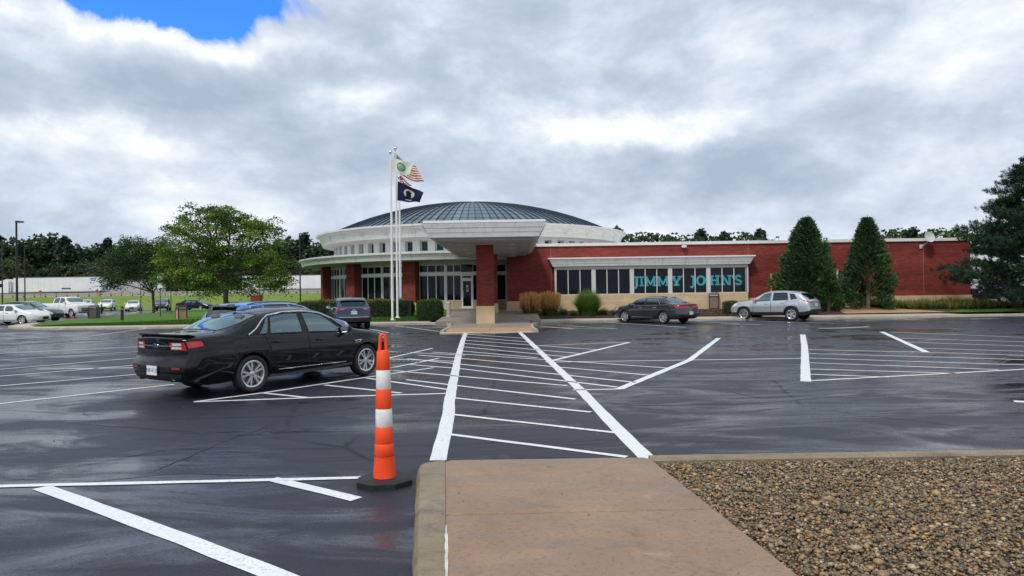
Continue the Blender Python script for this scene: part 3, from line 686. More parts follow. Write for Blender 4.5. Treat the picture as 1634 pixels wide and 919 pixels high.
# ground storey of the rotunda
gw = part(MB().lathe([(11.2, .2), (11.2, 4.0)], 96, RC), 'interior_wall', mat('dark_interior', (.035, .03, .028), .8))
PA = [R(a) for a in (-135.75, -112, -88.25, -64.5, -40.75, -17, 6.75)]
for a in PA:
    h = .46/12.3
    p_ = rot_part('brick_pier', radial_box(11.6, 12.75, -h, h, 1.05, 3.88).mesh('brick_pier', BRICK), B, a)
    obj('stone_base', radial_box(11.55, 12.8, -h-.004, h+.004, .1, 1.05).mesh('stone_base', LIME), p_)
def bay(a0, a1, units, r=12.05):
    # units: list of (kind, width share); p pane, m thick mullion, d door
    tot = sum(w for k, w in units); a = a0
    band = part(MB(), 'transom', WHITE) if False else None
    q = MB(); k = radial_box(r-.02, r+.10, 0, a1-a0, 2.90, 3.10); q.add(k.v, k.f)
    me = MB().lathe([(r, 2.90), (r+.10, 2.90), (r+.10, 3.10), (r, 3.10)], 10, (0, 0, 0), a0=a0-math.pi/2, a1=a1-math.pi/2).mesh('transom_band', WHITE)
    obj('transom_band', me, B, (RC.x, RC.y, 0))
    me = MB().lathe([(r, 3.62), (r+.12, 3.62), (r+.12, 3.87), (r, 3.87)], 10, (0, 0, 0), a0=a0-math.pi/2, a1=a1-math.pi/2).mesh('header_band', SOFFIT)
    obj('header_band', me, B, (RC.x, RC.y, 0))
    for kind, w in units:
        da = (a1-a0)*w/tot; ac = a+da/2; hw = da/2
        if kind == 'm':
            rot_part('mullion', radial_box(r-.03, r+.09, -hw, hw, .5, 2.9).mesh('mullion', ALU), B, ac)
            rot_part('mullion', radial_box(r-.03, r+.09, -hw, hw, 3.1, 3.62).mesh('mullion', ALU), B, ac)
        elif kind == 'p':
            tb = .022/r
            for z0, z1 in ((1.15, 2.9), (3.1, 3.62)):
                w_ = rot_part('window', radial_box(r-.02, r, -hw, hw, z0, z1).mesh('window', GLASS), B, ac)
                f = MB()
                for b0, b1, y0, y1 in ((-hw, -hw+tb*1.4, z0, z1), (hw-tb*1.4, hw, z0, z1), (-hw+tb*1.4, hw-tb*1.4, z0, z0+.04), (-hw+tb*1.4, hw-tb*1.4, z1-.04, z1)):
                    kk = radial_box(r-.02, r+.05, b0, b1, y0, y1); f.add(kk.v, kk.f)
                obj('frame', f.mesh('frame', ALU), w_)
            rot_part('stone_apron', radial_box(r-.06, r+.08, -hw, hw, .2, 1.15).mesh('stone_apron', LIME), B, ac)
        elif kind == 'd':
            z0 = .55
            d_ = rot_part('door', radial_box(r-.01, r+.01, -hw*.80, hw*.80, z0+.05, 2.60).mesh('door', GLASS), B, ac)
            f = MB()
            for b0, b1, y0, y1 in ((-1, -.78, z0, 2.9), (.78, 1, z0, 2.9), (-.78, .78, 2.6, 2.70), (-.78, .78, 2.82, 2.9), (-.78, -.68, z0, 2.6), (.68, .78, z0, 2.6), (-.68, .68, z0, z0+.22), (-.68, .68, 2.48, 2.6)):
                kk = radial_box(r-.02, r+.06, hw*b0, hw*b1, y0, y1); f.add(kk.v, kk.f)
            obj('frame', f.mesh('frame', WHITE), d_)
            kk = radial_box(r+.06, r+.10, -hw*.60, -hw*.55, 1.35, 1.85); obj('handle', kk.mesh('handle', ALU), d_)
            kk = radial_box(r+.012, r+.016, -hw*.10, hw*.20, 1.75, 2.2); obj('notice', kk.mesh('notice', WHITE), d_)
            kk = radial_box(r+.017, r+.019, -hw*.04, hw*.14, 1.85, 2.1); obj('notice_print', kk.mesh('notice_print', mat('print_ink', (.12, .12, .13), .6)), d_)
            up = rot_part('window', radial_box(r-.02, r, -hw, hw, 3.1, 3.62).mesh('window', GLASS), B, ac)
        a += da
six = [('p', 1), ('p', 1), ('p', 1), ('m', .22), ('p', 1), ('p', 1), ('p', 1)]
hp = R(2.35)
for i in range(5): bay(PA[i]+hp, PA[i+1]-hp, six)
bay(PA[5]+hp, PA[6]-hp, [('p', 1), ('p', 1), ('p', 1), ('m', .25), ('p', .8), ('p', .85), ('d', 1.35), ('p', .5)])
bay(PA[6]+hp, R(18.5), [('m', .2), ('p', .9), ('m', .2), ('p', .9)])

# ---------------------------------------------------------------- brick wing
x0, x1, yw, zt = -.30, 29.75, 51.55, 4.72
wing = part(MB().box(x0, x1, yw, yw+22, 1.08, zt-.12), 'brick_wall', BRICK)
part(MB().box(x0-.05, x1+.05, yw-.05, yw+22.05, -.1, 1.08), 'stone_plinth', LIME)
part(MB().box(x0-.09, x1+.09, yw-.09, yw+22.1, zt-.12, zt+.07), 'coping', mat('coping', (.72, .70, .66), .5, var=.1))
JOINT = mat('wall_joint', (.38, .16, .13), .8)
for xj in (2.55, 15.35, 26.7): MB().box(xj-.012, xj+.012, yw-.006, yw, 1.1, zt-.13).build('expansion_joint', JOINT, wing)
# doorway recess between the two dark conifers
dr = part(MB().box(21.15, 22.35, yw-.012, yw, .45, 2.75), 'side_door', mat('dark_door', (.03, .025, .025), .5))
MB().box(21.05, 21.15, yw-.05, yw, .45, 2.85).build('frame', ALU, dr); MB().box(22.35, 22.45, yw-.05, yw, .45, 2.85).build('frame', ALU, dr)
# window bay
bx0, bx1, yb = bl(885, 450, 51.2).x, bl(1192.5, 450, 51.2).x, 51.2
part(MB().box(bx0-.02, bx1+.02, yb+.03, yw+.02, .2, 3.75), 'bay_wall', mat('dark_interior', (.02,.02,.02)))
part(MB().box(bx0-.03, bx1+.03, yb-.16, yw-.005, .1, 1.0), 'bay_plinth', LIME)
part(MB().box(bx0-.01, bx1+.01, yb-.10, yw-.005, 1.0, 1.44), 'bay_sill', LIME)
part(MB().box(bx0-.02, bx1+.02, yb-.08, yw-.005, 3.10, 3.28), 'bay_header', CREAM)
bc = part(MB().hexa([(bx0-.12, yb-.22, 3.28), (bx1+.12, yb-.22, 3.28), (bx1+.12, yw-.005, 3.28), (bx0-.12, yw-.005, 3.28)],
              [(bx0-.36, yb-.36, 3.74), (bx1+.36, yb-.36, 3.74), (bx1+.36, yw-.005, 3.74), (bx0-.36, yw-.005, 3.74)]), 'bay_canopy', WHITE)
npn = 9
for i in range(npn):
    def fx(t, z): e = .12+.24*(z-3.28)/.46; return bx0-e+(bx1-bx0+2*e)*t
    def fy(z): return yb-.22-.14*(z-3.28)/.46-.02
    q = MB(); zs_ = [3.27, 3.43, 3.435, 3.58, 3.585, 3.74]; g_ = .0012
    for j in range(5):
        za, zc = zs_[j], zs_[j+1]; o_ = -.012*(j//2)
        q.add([(fx(i/npn+g_, za), fy(za)+o_, za), (fx((i+1)/npn-g_, za), fy(za)+o_, za), (fx((i+1)/npn-g_, zc), fy(zc)-.012*((j+1)//2) if j % 2 else fy(zc)+o_, zc), (fx(i/npn+g_, zc), fy(zc)-.012*((j+1)//2) if j % 2 else fy(zc)+o_, zc)], [(0, 1, 2, 3)])
    q.build('fascia_panel', PANEL, bc)
part(MB().box(bx0-.42, bx1+.42, yb-.44, yw-.004, 3.74, 3.82), 'bay_cap', WHITE)
gw_ = (bx1-bx0-.10)/5
for gi in range(5):
    xa = bx0+.05+gi*gw_
    part(MB().box(xa-.11, xa+.11, yb-.07, yb+.03, 1.44, 3.10) if 0 < gi else MB().box(xa-.05, xa+.05, yb-.07, yb+.03, 1.44, 3.10), 'mullion', ALU)
    inner0, inner1 = xa+(.11 if gi else .05), xa+gw_-(.11 if gi < 4 else .05); pw = (inner1-inner0)/3
    for k in range(3):
        a, c = inner0+k*pw, inner0+(k+1)*pw
        w_ = part(MB().box(a, c, yb, yb+.02, 1.44, 3.10), 'window', GLASS)
        f = MB()
        for X0, X1, Z0, Z1 in ((a, a+.028, 1.44, 3.1), (c-.028, c, 1.44, 3.1), (a+.028, c-.028, 1.44, 1.48), (a+.028, c-.028, 3.06, 3.1)): f.box(X0, X1, yb-.045, yb+.01, Z0, Z1)
        f.build('frame', ALU, w_)
part(MB().box(bx1-.05, bx1+.05, yb-.07, yb+.03, 1.44, 3.10), 'mullion', ALU)
# slab-serif lettering stuck on the glass
TEALINK = mat('teal_lettering', (.05, .31, .35), .5, var=.2, vs=3)
def glyph(ch):
    # unit height; list of convex polygons
    bxs = lambda a, b_, c, d: [(a, c), (b_, c), (b_, d), (a, d)]
    if ch == 'J': return .62, [bxs(.12, .62, .84, 1), bxs(.27, .50, .0, .84), [(.02, -.26), (.30, -.26), (.50, 0), (.27, 0)], [(.02, -.26), (.27, 0), (.27, -.02), (.10, -.05), (.02, -.05)]]
    if ch == 'I': return .50, [bxs(0, .5, .84, 1), bxs(0, .5, 0, .16), bxs(.13, .37, .16, .84)]
    if ch == 'M': return 1.12, [bxs(0, .30, .84, 1), bxs(.82, 1.12, .84, 1), bxs(0, .36, 0, .15), bxs(.76, 1.12, 0, .15), bxs(.08, .27, .15, .84), bxs(.84, 1.04, .15, .84), [(.27, .84), (.27, .55), (.50, .12), (.62, .12), (.56, .36), (.30, .84)], [(.84, .84), (.80, .84), (.56, .36), (.62, .12), (.84, .55)]]
    if ch == 'Y': return .98, [bxs(0, .42, .86, 1), bxs(.58, .98, .86, 1), bxs(.28, .70, 0, .15), bxs(.37, .61, .15, .42), [(.08, .86), (.37, .40), (.52, .42), (.35, .86)], [(.62, .86), (.46, .42), (.61, .40), (.88, .86)]]
    if ch == 'O':
        ps = []
        for k in range(20):
            a, c = 2*math.pi*k/20, 2*math.pi*(k+1)/20
            ps.append([(.45+.45*math.cos(a), .5+.52*math.sin(a)), (.45+.45*math.cos(c), .5+.52*math.sin(c)), (.45+.22*math.cos(c), .5+.33*math.sin(c)), (.45+.22*math.cos(a), .5+.33*math.sin(a))])
        return .9, ps
    if ch == 'H': return .98, [bxs(0, .42, .85, 1), bxs(.56, .98, .85, 1), bxs(0, .42, 0, .15), bxs(.56, .98, 0, .15), bxs(.10, .32, .15, .85), bxs(.66, .88, .15, .85), bxs(.32, .66, .42, .58)]
    if ch == 'N': return .98, [bxs(0, .30, .85, 1), bxs(.60, .98, .85, 1), bxs(0, .38, 0, .15), bxs(.09, .28, .15, .85), bxs(.70, .88, .0, .85), [(.28, .85), (.28, .60), (.62, 0), (.70, 0), (.70, .28), (.34, .85)]]
    if ch == "'": return .24, [[(.02, 1), (.24, 1), (.16, .66), (.04, .66)]]
    if ch == 'S':
        ps = []; pts = []
        for k in range(25):
            t = k/24
            if t < .5: a = R(20)+t*2*R(250); pts.append((.40+.27*math.cos(a), .73+.20*math.sin(a)))
            else: a = R(90)-(t-.5)*2*R(250); pts.append((.40+.29*math.cos(a), .26+.20*math.sin(a)))
        for k in range(24):
            p, q_ = Vector(pts[k]), Vector(pts[k+1]); d = (q_-p); n = Vector((-d.y, d.x)).normalized()*.105
            ps.append([tuple(p-n), tuple(q_-n), tuple(q_+n), tuple(p+n)])
        return .8, ps
def zpx(px, py, D): return atd(px, py, D).z
for ch, pa, pb in (('J', 1009.5, 1020), ('I', 1020.6, 1027), ('M', 1029, 1047), ('M', 1048.3, 1067.5), ('Y', 1069, 1090), ('J', 1101, 1110), ('O', 1110.5, 1126.5), ('H', 1132, 1148.5), ('N', 1150, 1167.5), ("'", 1167.5, 1171.5), ('S', 1171.7, 1184.5)):
    a, c = bl(pa, 448, yb).x, bl(pb, 448, yb).x; w, polys = glyph(ch); hgt = .64; z0 = 1.93; sx = (c-a)/w
    q = MB()
    for i, pl in enumerate(polys):
        n = len(pl); d = yb-.004-.0006*(i % 9)
        area = sum(pl[k][0]*pl[(k+1) % n][1]-pl[(k+1) % n][0]*pl[k][1] for k in range(n))
        if area < 0: pl = pl[::-1]
        q.add([(a+x*sx, d, z0+z*hgt) for x, z in pl]+[(a+x*sx, yb-.001, z0+z*hgt) for x, z in pl], [tuple(range(n))]+[(k, n+k, n+(k+1) % n, (k+1) % n) for k in range(n)])
    o_ = q.build('letter', TEALINK, B)
# dome camera, satellite dish
c = bl(1091, 395, yw-.05)
cm = part(MB().lathe([(.0, .0), (.16, .0), (.17, .12), (.12, .14)], 16, (c.x, c.y-.14, c.z)), 'security_camera', WHITE, smooth=40)
MB().lathe([(.12, 0), (.11, -.06), (.06, -.11), (0, -.125)], 16, (c.x, c.y-.14, c.z)).build('lens_dome', mat('smoked_dome', (.02, .02, .025), .1), cm, 40)
MB().box(c.x-.05, c.x+.05, c.y-.02, c.y+.05, c.z+.02, c.z+.12).build('bracket', WHITE, cm)
c = atd(1483, 378, (yw-.6)*BS+BO)
ds = thing('satellite_dish', 'pale satellite dish on a bent arm at the roof edge of the brick wing', 'satellite dish', (c.x, c.y, c.z))
DISHM = mat('dish_grey', (.55, .56, .55), .5)
q = MB(); q.lathe([(0, -.07), (.15, -.055), (.28, -.015), (.37, .04), (.38, .045), (.28, .0), (.15, -.04), (0, -.055)], 28)
d_ = q.build('reflector', DISHM, ds, 40); d_.rotation_euler = (R(72), R(24), 0)
MB().tube([(0, .05, -.05), (-.04, .15, -.35), (-.18, .40, -.55), (-.24, .60, -.62)], .028).build('mast', DISHM, ds, 40)
MB().tube([(.16, -.05, -.12), (.40, -.28, .04), (.66, -.42, .16)], .016).build('feed_arm', DISHM, ds, 40)
MB().box(.62, .74, -.48, -.38, .12, .26).build('feed_horn', DISHM, ds)
MB().box(-.34, -.14, .56, .60, -.75, -.48).build('wall_plate', DISHM, ds)

# ---------------------------------------------------------------- entrance canopy
cyf, cyb = 37.5, 52.9
cl, cr = -3.66, 1.22; tl, tr = -3.95, 1.58
can = part(MB().hexa([(cl, cyf, 4.13), (cr, cyf, 4.13), (cr, cyb, 4.13), (cl, cyb, 4.13)], [(tl, cyf-.20, 4.76), (tr, cyf-.20, 4.76), (tr, cyb, 4.76), (tl, cyb, 4.76)]), 'canopy_roof', WHITE)
def strip(n, pa0, pa1, pb0, pb1, nrm):      # fascia panels between a lower edge and an upper edge
    for i in range(n):
        q = MB(); g_ = .006/((Vector(pa1)-Vector(pa0)).length)
        for j in range(3):
            zz0, zz1 = j/3, (j+1)/3-.012; off = Vector(nrm)*(.012+.010*j)
            pt = lambda t, s_: (Vector(pa0).lerp(Vector(pa1), t)).lerp(Vector(pb0).lerp(Vector(pb1), t), s_)+off
            q.add([pt(i/n+g_, zz0), pt((i+1)/n-g_, zz0), pt((i+1)/n-g_, zz1), pt(i/n+g_, zz1)], [(0, 1, 2, 3)])
        q.build('fascia_panel', PANEL, can)
strip(4, (cl, cyf, 4.15), (cr, cyf, 4.15), (tl, cyf-.20, 4.76), (tr, cyf-.20, 4.76), (0, -1, -.2))
strip(9, (cl, cyb, 4.15), (cl, cyf, 4.15), (tl, cyb, 4.76), (tl, cyf-.20, 4.76), (-1, 0, -.3))
strip(9, (cr, cyf, 4.15), (cr, cyb, 4.15), (tr, cyf-.20, 4.76), (tr, cyb, 4.76), (1, 0, -.3))
part(MB().box(tl+.06, tr-.06, cyf-.24, cyb, 4.765, 4.87), 'canopy_cap', WHITE)
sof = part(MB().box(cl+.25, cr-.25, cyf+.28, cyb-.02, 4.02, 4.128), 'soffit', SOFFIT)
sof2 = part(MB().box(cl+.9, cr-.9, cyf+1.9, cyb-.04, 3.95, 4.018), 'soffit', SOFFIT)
for k, yy in enumerate((39.6, 43, 46.5, 50)):
    for xx in (-2.45, .0):
        zc_ = 3.95
        l_ = MB().lathe([(.0, -.004), (.11, -.004), (.15, -.012), (.16, .0)], 20, (xx, yy, zc_)).build('downlight', mat('lamp_lens', (.7, .68, .6), .3), sof2, 40)
for yy in (40.25, 48.4):
    zg = ze(yy*BS+BO)/BS
    p_ = part(MB().box(-1.29-.41, -1.29+.41, yy-.41, yy+.41, 1.02, 4.02), 'canopy_pillar', BRICK)
    MB().box(-1.29-.44, -1.29+.44, yy-.44, yy+.44, zg-.1, 1.02).build('stone_base', LIME, p_)
    if yy < 40:
        MB().box(-1.29-.07, -1.29+.09, yy-.47, yy-.41, 3.78, 3.92).build('flood_lamp', WHITE, p_)
# pale stone bollard at the left of the entrance walk
c = at(716, 512, .13)
bo = thing('bollard', 'pale concrete bollard at the left edge of the entrance walk', 'bollard', (c.x, c.y, ze(c.y)-.02))
MB().lathe([(.17, 0), (.17, .05), (.13, .08), (.125, .80), (0, .80)], 20).build('shaft', mat('bollard_concrete', (.42, .39, .35), .7), bo, 40)
MB().lathe([(.15, .80), (.15, .85), (.11, .90), (0, .93)], 20).build('cap', mat('bollard_concrete', (.42, .39, .35), .7), bo, 40)
# ================================================================ vehicles
def paint(name, col, metal=.3, rough=.35, dirty=.12, spec=.5, coat=1.0):
    m, t, p, o = new_mat(name)
    g_ = t.new('ShaderNodeNewGeometry'); oc = t.new('ShaderNodeTexCoord').outputs['Object']
    fl = t.noise(oc, 900, 2, .5); dirt = t.noise(oc, 3.0, 6, .65)
    col_ = t.mix(t.math('MULTIPLY', t.ramp(dirt, [(.5, 0), (.75, 1)]), dirty), t.ramp(fl, [(.35, [c*.85 for c in col]), (.65, [min(1, c*1.15) for c in col])]), (.12, .11, .10))
    t.link(t.mix(g_.outputs['Backfacing'], col_, (.03, .03, .03)), p.inputs['Base Color'])
    p.inputs['Metallic'].default_value = metal; t.link(t.ramp(dirt, [(.35, rough-.05), (.7, rough+.1)]), p.inputs['Roughness'])
    p.inputs['Coat Weight'].default_value = coat; p.inputs['Coat Roughness'].default_value = .02; p.inputs['Specular IOR Level'].default_value = spec
    return m
def car_glass(name, tint, refl=.16):
    m, t, p, o = new_mat(name); t.n.remove(p)
    oc = t.new('ShaderNodeTexCoord').outputs['Object']
    tr = t.new('ShaderNodeBsdfTransparent'); t.link(t.ramp(t.noise(oc, 2.0, 3), [(.3, [c*.9 for c in tint]), (.7, tint)]), tr.inputs[0])
    gl = t.new('ShaderNodeBsdfGlossy'); gl.inputs['Roughness'].default_value = .03; gl.inputs['Color'].default_value = (.72, .95, 1.0, 1)
    fr = t.new('ShaderNodeFresnel'); fr.inputs['IOR'].default_value = 1.55
    ms = t.new('ShaderNodeMixShader'); t.link(t.math('ADD', fr.outputs[0], refl, clamp=True), ms.inputs[0])
    t.link(tr.outputs[0], ms.inputs[1]); t.link(gl.outputs[0], ms.inputs[2]); t.link(ms.outputs[0], o.inputs[0])
    return m
CGL = car_glass('car_glass', (.55, .80, .80)); CGD = car_glass('privacy_glass', (.08, .09, .10), .04)
BLK = mat('black_plastic', (.018, .018, .019), .55, var=.2); SEAL_GAP = mat('seal_and_gap_black', (.008, .008, .008), .6)  # the last black serves window borders and the painted dark of door gaps
TYRE = mat('tyre_rubber', (.016, .016, .017), .7, bump=.3, bs=80); RIM = mat('alloy', (.62, .62, .63), .28, metal=.85, var=.06)
CHROME = mat('chrome', (.75, .76, .78), .12, metal=1.0, var=.05); REDL = mat('tail_lens', (.42, .008, .010), .12, coat=.6, var=.2, vs=18)
WHL = mat('clear_lens', (.62, .63, .64), .1, coat=.6, var=.2, vs=20); PLATE = mat('plate_white', (.70, .71, .72), .5); INKB = mat('plate_ink', (.03, .04, .12), .6)
SEATM = mat('seat_fabric', (.20, .18, .15), .8); DARKIN = mat('car_interior', (.02, .02, .021), .8); BLUEM = mat('badge_blue', (.01, .03, .16), .3); REDREF = mat('reflector_red', (.30, .01, .01), .3)

def text_mesh(s, size):
    cu = bpy.data.curves.new('txt', 'FONT'); cu.body = s; cu.size = size; cu.align_x = 'CENTER'; cu.align_y = 'CENTER'
    o = bpy.data.objects.new('txt', cu); C.objects.link(o); dg = bpy.context.evaluated_depsgraph_get()
    me = bpy.data.meshes.new_from_object(o.evaluated_get(dg)); bpy.data.objects.remove(o); bpy.data.curves.remove(cu)
    return me

class Car:
    VROW = [0, 1, 1.5, 2, 2.5, 3, 3.5, 4, 4.5, 5, 5.5, 6, 6.25, 6.5, 6.75, 7, 7.25, 7.5, 7.75, 8, 8.5, 9, 9.5, 10, 10.5, 11]
    def __init__(s, k):
        s.k = k; s.L = k['L']; s.top = pchip(*zip(*k['top'])); s.belt = pchip(*zip(*k['belt'])); s.wid = pchip(*zip(*k['wid']))
        s.xr = pchip(*zip(*k['tail'])); s.xf = pchip(*zip(*k['nose'])); s.arch = k['arch']; s.Ra = k['Ra']; s.sill = k['sill']; s.tum = k.get('tum', .42)
        s.cache = {}
    def rows(s, x):
        x = round(x, 4)
        if x in s.cache: return s.cache[x]
        zs_, zt, w = s.belt(x), s.top(x), s.wid(x); zt = max(zt, zs_+.02)
        zbm = s.sill+.10*sm((.35-x)/.35)+.06*sm((x-(s.L-.5))/.5)
        for xa, zc in s.arch:
            if abs(x-xa) < s.Ra: zbm = max(zbm, zc+math.sqrt(s.Ra**2-(x-xa)**2))
        zbm = min(zbm, zs_-.06)
        def side(z):
            t = (z-s.sill)/(zs_-s.sill); lower = .07*sm((.30-t)/.30); upper = .055*sm((t-.62)/.38)**1.2
            crease = .012*math.exp(-((t-.70)/.06)**2)
            return w-lower-upper+crease
        pts = [(0.0, zbm)]
        for f in (0, .25, .5, .75): z = zbm+(zs_-.03-zbm)*f; pts.append((side(z), z))
        pts.append((side(zs_)-.004, zs_))
        gx = sm((zt-zs_-.10)/.26)
        yb_ = side(zs_)-.035; z6 = zs_+.025
        z8 = max(zt-.105, z6+.005); y8 = yb_-s.tum*(z8-z6)
        cab = [(yb_, z6), ((yb_+y8)/2+.018, (z6+z8)/2), (y8, z8), (y8-.085, zt-.045), ((y8-.085)*.55, zt-.008), (0, zt)]
        w_ = side(zs_)
        hood = [(w_*f, zs_+(zt-zs_)*h) for f, h in ((.955, .40), (.89, .62), (.79, .80), (.60, .93), (.31, .99), (0, 1))]
        for a, c in zip(hood, cab): pts.append((a[0]+(c[0]-a[0])*gx, a[1]+(c[1]-a[1])*gx))
        s.cache[x] = pts; return pts
    def warp(s, x, y, z):
        e = .55
        if x < e: x = x+s.xr(z)*((1-x/e)**1.5)
        if x > s.L-e: x = x-s.xf(z)*((1-(s.L-x)/e)**1.5)
        return Vector((x-s.L/2, y, z))
    def P(s, x, v, side=1, off=0.0):
        r = s.rows(x); i = min(int(v), 10); t = v-i
        p0 = r[max(i-1, 0)]; p1 = r[i]; p2 = r[i+1]; p3 = r[min(i+2, 11)]
        if 1 < i < 10 and i != 5:
            f = lambda a, b_, c, d: b_+.5*t*(c-a+t*(2*a-5*b_+4*c-d+t*(3*(b_-c)+d-a)))
            y, z = f(p0[0], p1[0], p2[0], p3[0]), f(p0[1], p1[1], p2[1], p3[1])
        else: y, z = p1[0]+(p2[0]-p1[0])*t, p1[1]+(p2[1]-p1[1])*t
        p = s.warp(x, y*side, z)
        if off:
            e = 1e-2; a = s.P(min(x+e, s.L), v, side)-s.P(max(x-e, 0), v, side); b_ = s.P(x, min(v+.02, 11), side)-s.P(x, max(v-.02, 0), side)
            n = a.cross(b_)*(-side)
            if v > 10.9: n = Vector((-a.z, 0, a.x))
            if n.length > 1e-9: p = p+n.normalized()*off
        return p
    def cap(s, end, t, v, off=0.0):           # point on the tail (end=0) or nose (end=1); t across from -1 to 1
        x = 0.0 if end == 0 else s.L
        r = s.rows(x); i = min(int(v), 10); f = v-i
        y = r[i][0]+(r[i+1][0]-r[i][0])*f; z = r[i][1]+(r[i+1][1]-r[i][1])*f
        p = s.warp(x, y*t, z); bul = s.k.get('bul', .07)*(1-t*t)*min(1, y/.5)
        p.x += (-bul-off) if end == 0 else (bul+off); return p
    def in_win(s, x, v):
        for q in s.holes:
            (xa, va), (xb, vb), (xc, vc), (xd, vd) = q
            if not va < v < vc: continue
            f = (v-va)/(vc-va); m_ = .035
            if xa+(xd-xa)*f+m_ < x < xb+(xc-xb)*f-m_: return True
        return False
    def patch(s, quad, side, off, nu=10, nv=6, mats=None, ring=None, close=.0):
        (xa, va), (xb, vb), (xc, vc), (xd, vd) = quad
        def lin(n): return [i/n for i in range(n+1)]
        us, vs_ = lin(nu), lin(nv)
        if ring: us = [0, ring[0]]+[ring[0]+(1-2*ring[0])*i/(nu-2) for i in range(1, nu-2)]+[1-ring[0], 1]; vs_ = [0, ring[1]]+[ring[1]+(1-2*ring[1])*i/(nv-2) for i in range(1, nv-2)]+[1-ring[1], 1]
        def fn(u, v):
            va_ = va+(vb-va)*u; vd_ = vd+(vc-vd)*u; x = (xa+(xb-xa)*u)*(1-v)+(xd+(xc-xd)*u)*v
            return s.P(min(max(x, 0), s.L), va_+(vd_-va_)*v, side, off)
        b_ = MB(); nU, nV = len(us)-1, len(vs_)-1
        b_.grid(fn, us, vs_, mif=(lambda i, j: 1 if (i in (0, nU-1) or j in (0, nV-1)) else 0) if ring else None)
        if side > 0: b_.f = [f[::-1] for f in b_.f]
        return b_
    def top_patch(s, x0, x1, v0, off, ring=True, edge=0.0, nu=8, nt_=14, xe=0.0):
        # panel across the car between two stations; v0 = outer row
        us = [0, .06]+[.06+.88*i/(nu-2) for i in range(1, nu-2)]+[.94, 1]; ts = [-1, -.955]+[-.955+1.91*i/(nt_-2) for i in range(1, nt_-2)]+[.955, 1]
        def fn(u, t):
            bow = xe*(1-t*t); xx = x0+(x1-x0)*u+bow*(1-u if xe < 0 else u)
            return s.P(xx, 11-abs(t)*(11-v0), 1 if t >= 0 else -1, off)
        b_ = MB(); nU, nT = len(us)-1, len(ts)-1
        b_.grid(fn, us, ts, mif=(lambda i, j: 1 if (i in (0, nU-1) or j in (0, nT-1)) else 0) if ring else None)
        return b_
    def shell(s, step=.05):
        k = s.k; xs = set(round(i*step, 4) for i in range(int(s.L/step)+1)) | {0.0, s.L, .02, .05, s.L-.02, s.L-.05}
        for xa, zc in s.arch:
            for i in range(25): xs.add(round(xa-s.Ra*math.cos(math.pi*i/24), 4))
            xs |= {round(xa-s.Ra-.002, 4), round(xa+s.Ra+.002, 4)}
        for q in s.holes: pass
        xs = sorted(x for x in xs if 0 <= x <= s.L); b_ = MB(); V = s.VROW; nv = len(V)
        for sd_ in (1, -1):
            o = len(b_.v)
            for x in xs:
                for v in V: b_.v.append(tuple(s.P(x, v, sd_)))
            for i in range(len(xs)-1):
                for j in range(nv-1):
                    xm, vm = (xs[i]+xs[i+1])/2, (V[j]+V[j+1])/2
                    if s.in_win(xm, vm): continue
                    f = (o+i*nv+j, o+(i+1)*nv+j, o+(i+1)*nv+j+1, o+i*nv+j+1)
                    b_.f.append(f if sd_ < 0 else f[::-1]); b_.m.append(1 if (j == 0 or vm < k.get('clad', 0)) else 0)
        for end in (0, 1):
            o = len(b_.v); ts = [-1+2*i/16 for i in range(17)]
            for v in V:
                for t in ts: b_.v.append(tuple(s.cap(end, t, v)))
            for j in range(nv-1):
                for i in range(16):
                    f = (o+j*17+i, o+j*17+i+1, o+(j+1)*17+i+1, o+(j+1)*17+i)
                    vm = (V[j]+V[j+1])/2
                    b_.f.append(f if end == 1 else f[::-1]); b_.m.append(1 if (j == 0 or vm < k.get('capclad', (1.2, 1.2))[end]) else 0)
        return b_
    def build(s, name, label, cat, loc, heading, body, group=None, plate='', detail=2):
        k = s.k; rz = math.atan2(heading[1], heading[0])
        root = thing(name, label, cat, loc, rz, group)
        s.holes = list(k['side_win'])
        holes_top = []
        if 'wind' in k: s.holes.append(((k['wind'][0]+.0, k['wv']), (k['wind'][1], k['wv']), (k['wind'][1], 11.2), (k['wind'][0], 11.2)))
        if 'back' in k: s.holes.append(((k['back'][0], k['wv']), (k['back'][1], k['wv']), (k['back'][1], 11.2), (k['back'][0], 11.2)))
        s.shell(.05 if detail == 2 else .09).build('body', [body, BLK], root, 32)
        # glass
        for i, q in enumerate(k['side_win']):
            gm_ = CGD if i in k.get('dark', ()) else CGL
            for sd_ in (1, -1):
                ln = abs(q[1][0]-q[0][0])+.01; rg = (min(.12, .02/ln), .07)
                w_ = s.patch(q, sd_, .004, 9, 6, ring=rg).build('side_window', [gm_, SEAL_GAP], root, 40)
                if k.get('chrome') and detail == 2:
                    (xa, va), (xb, vb), (xc, vc), (xd, vd) = q
                    ln_ = []
                    if i in k['chrome_top']:
                        ln_ = [s.P(xd+(xc-xd)*t, vd+(vc-vd)*t+.12, sd_, .010) for t in [j/8 for j in range(9)]]
                        MB().tube(ln_, .009, 6).build('chrome_trim', CHROME, w_, 40)
        gb = CGD if k.get('dark_back') else CGL
        if 'wind' in k: s.top_patch(k['wind'][0], k['wind'][1], k['wv'], .004).build('windshield', [CGL, SEAL_GAP], root, 40)
        if 'back' in k: s.top_patch(k['back'][0], k['back'][1], k['wv'], .004).build('rear_window', [gb, SEAL_GAP], root, 40)
        if 'chrome_path' in k and detail == 2:
            for sd_ in (1, -1): MB().tube([s.P(x, v, sd_, .012) for x, v in k['chrome_path']], k.get('chrome_r', .012), 6).build('window_trim', CHROME, root, 40)
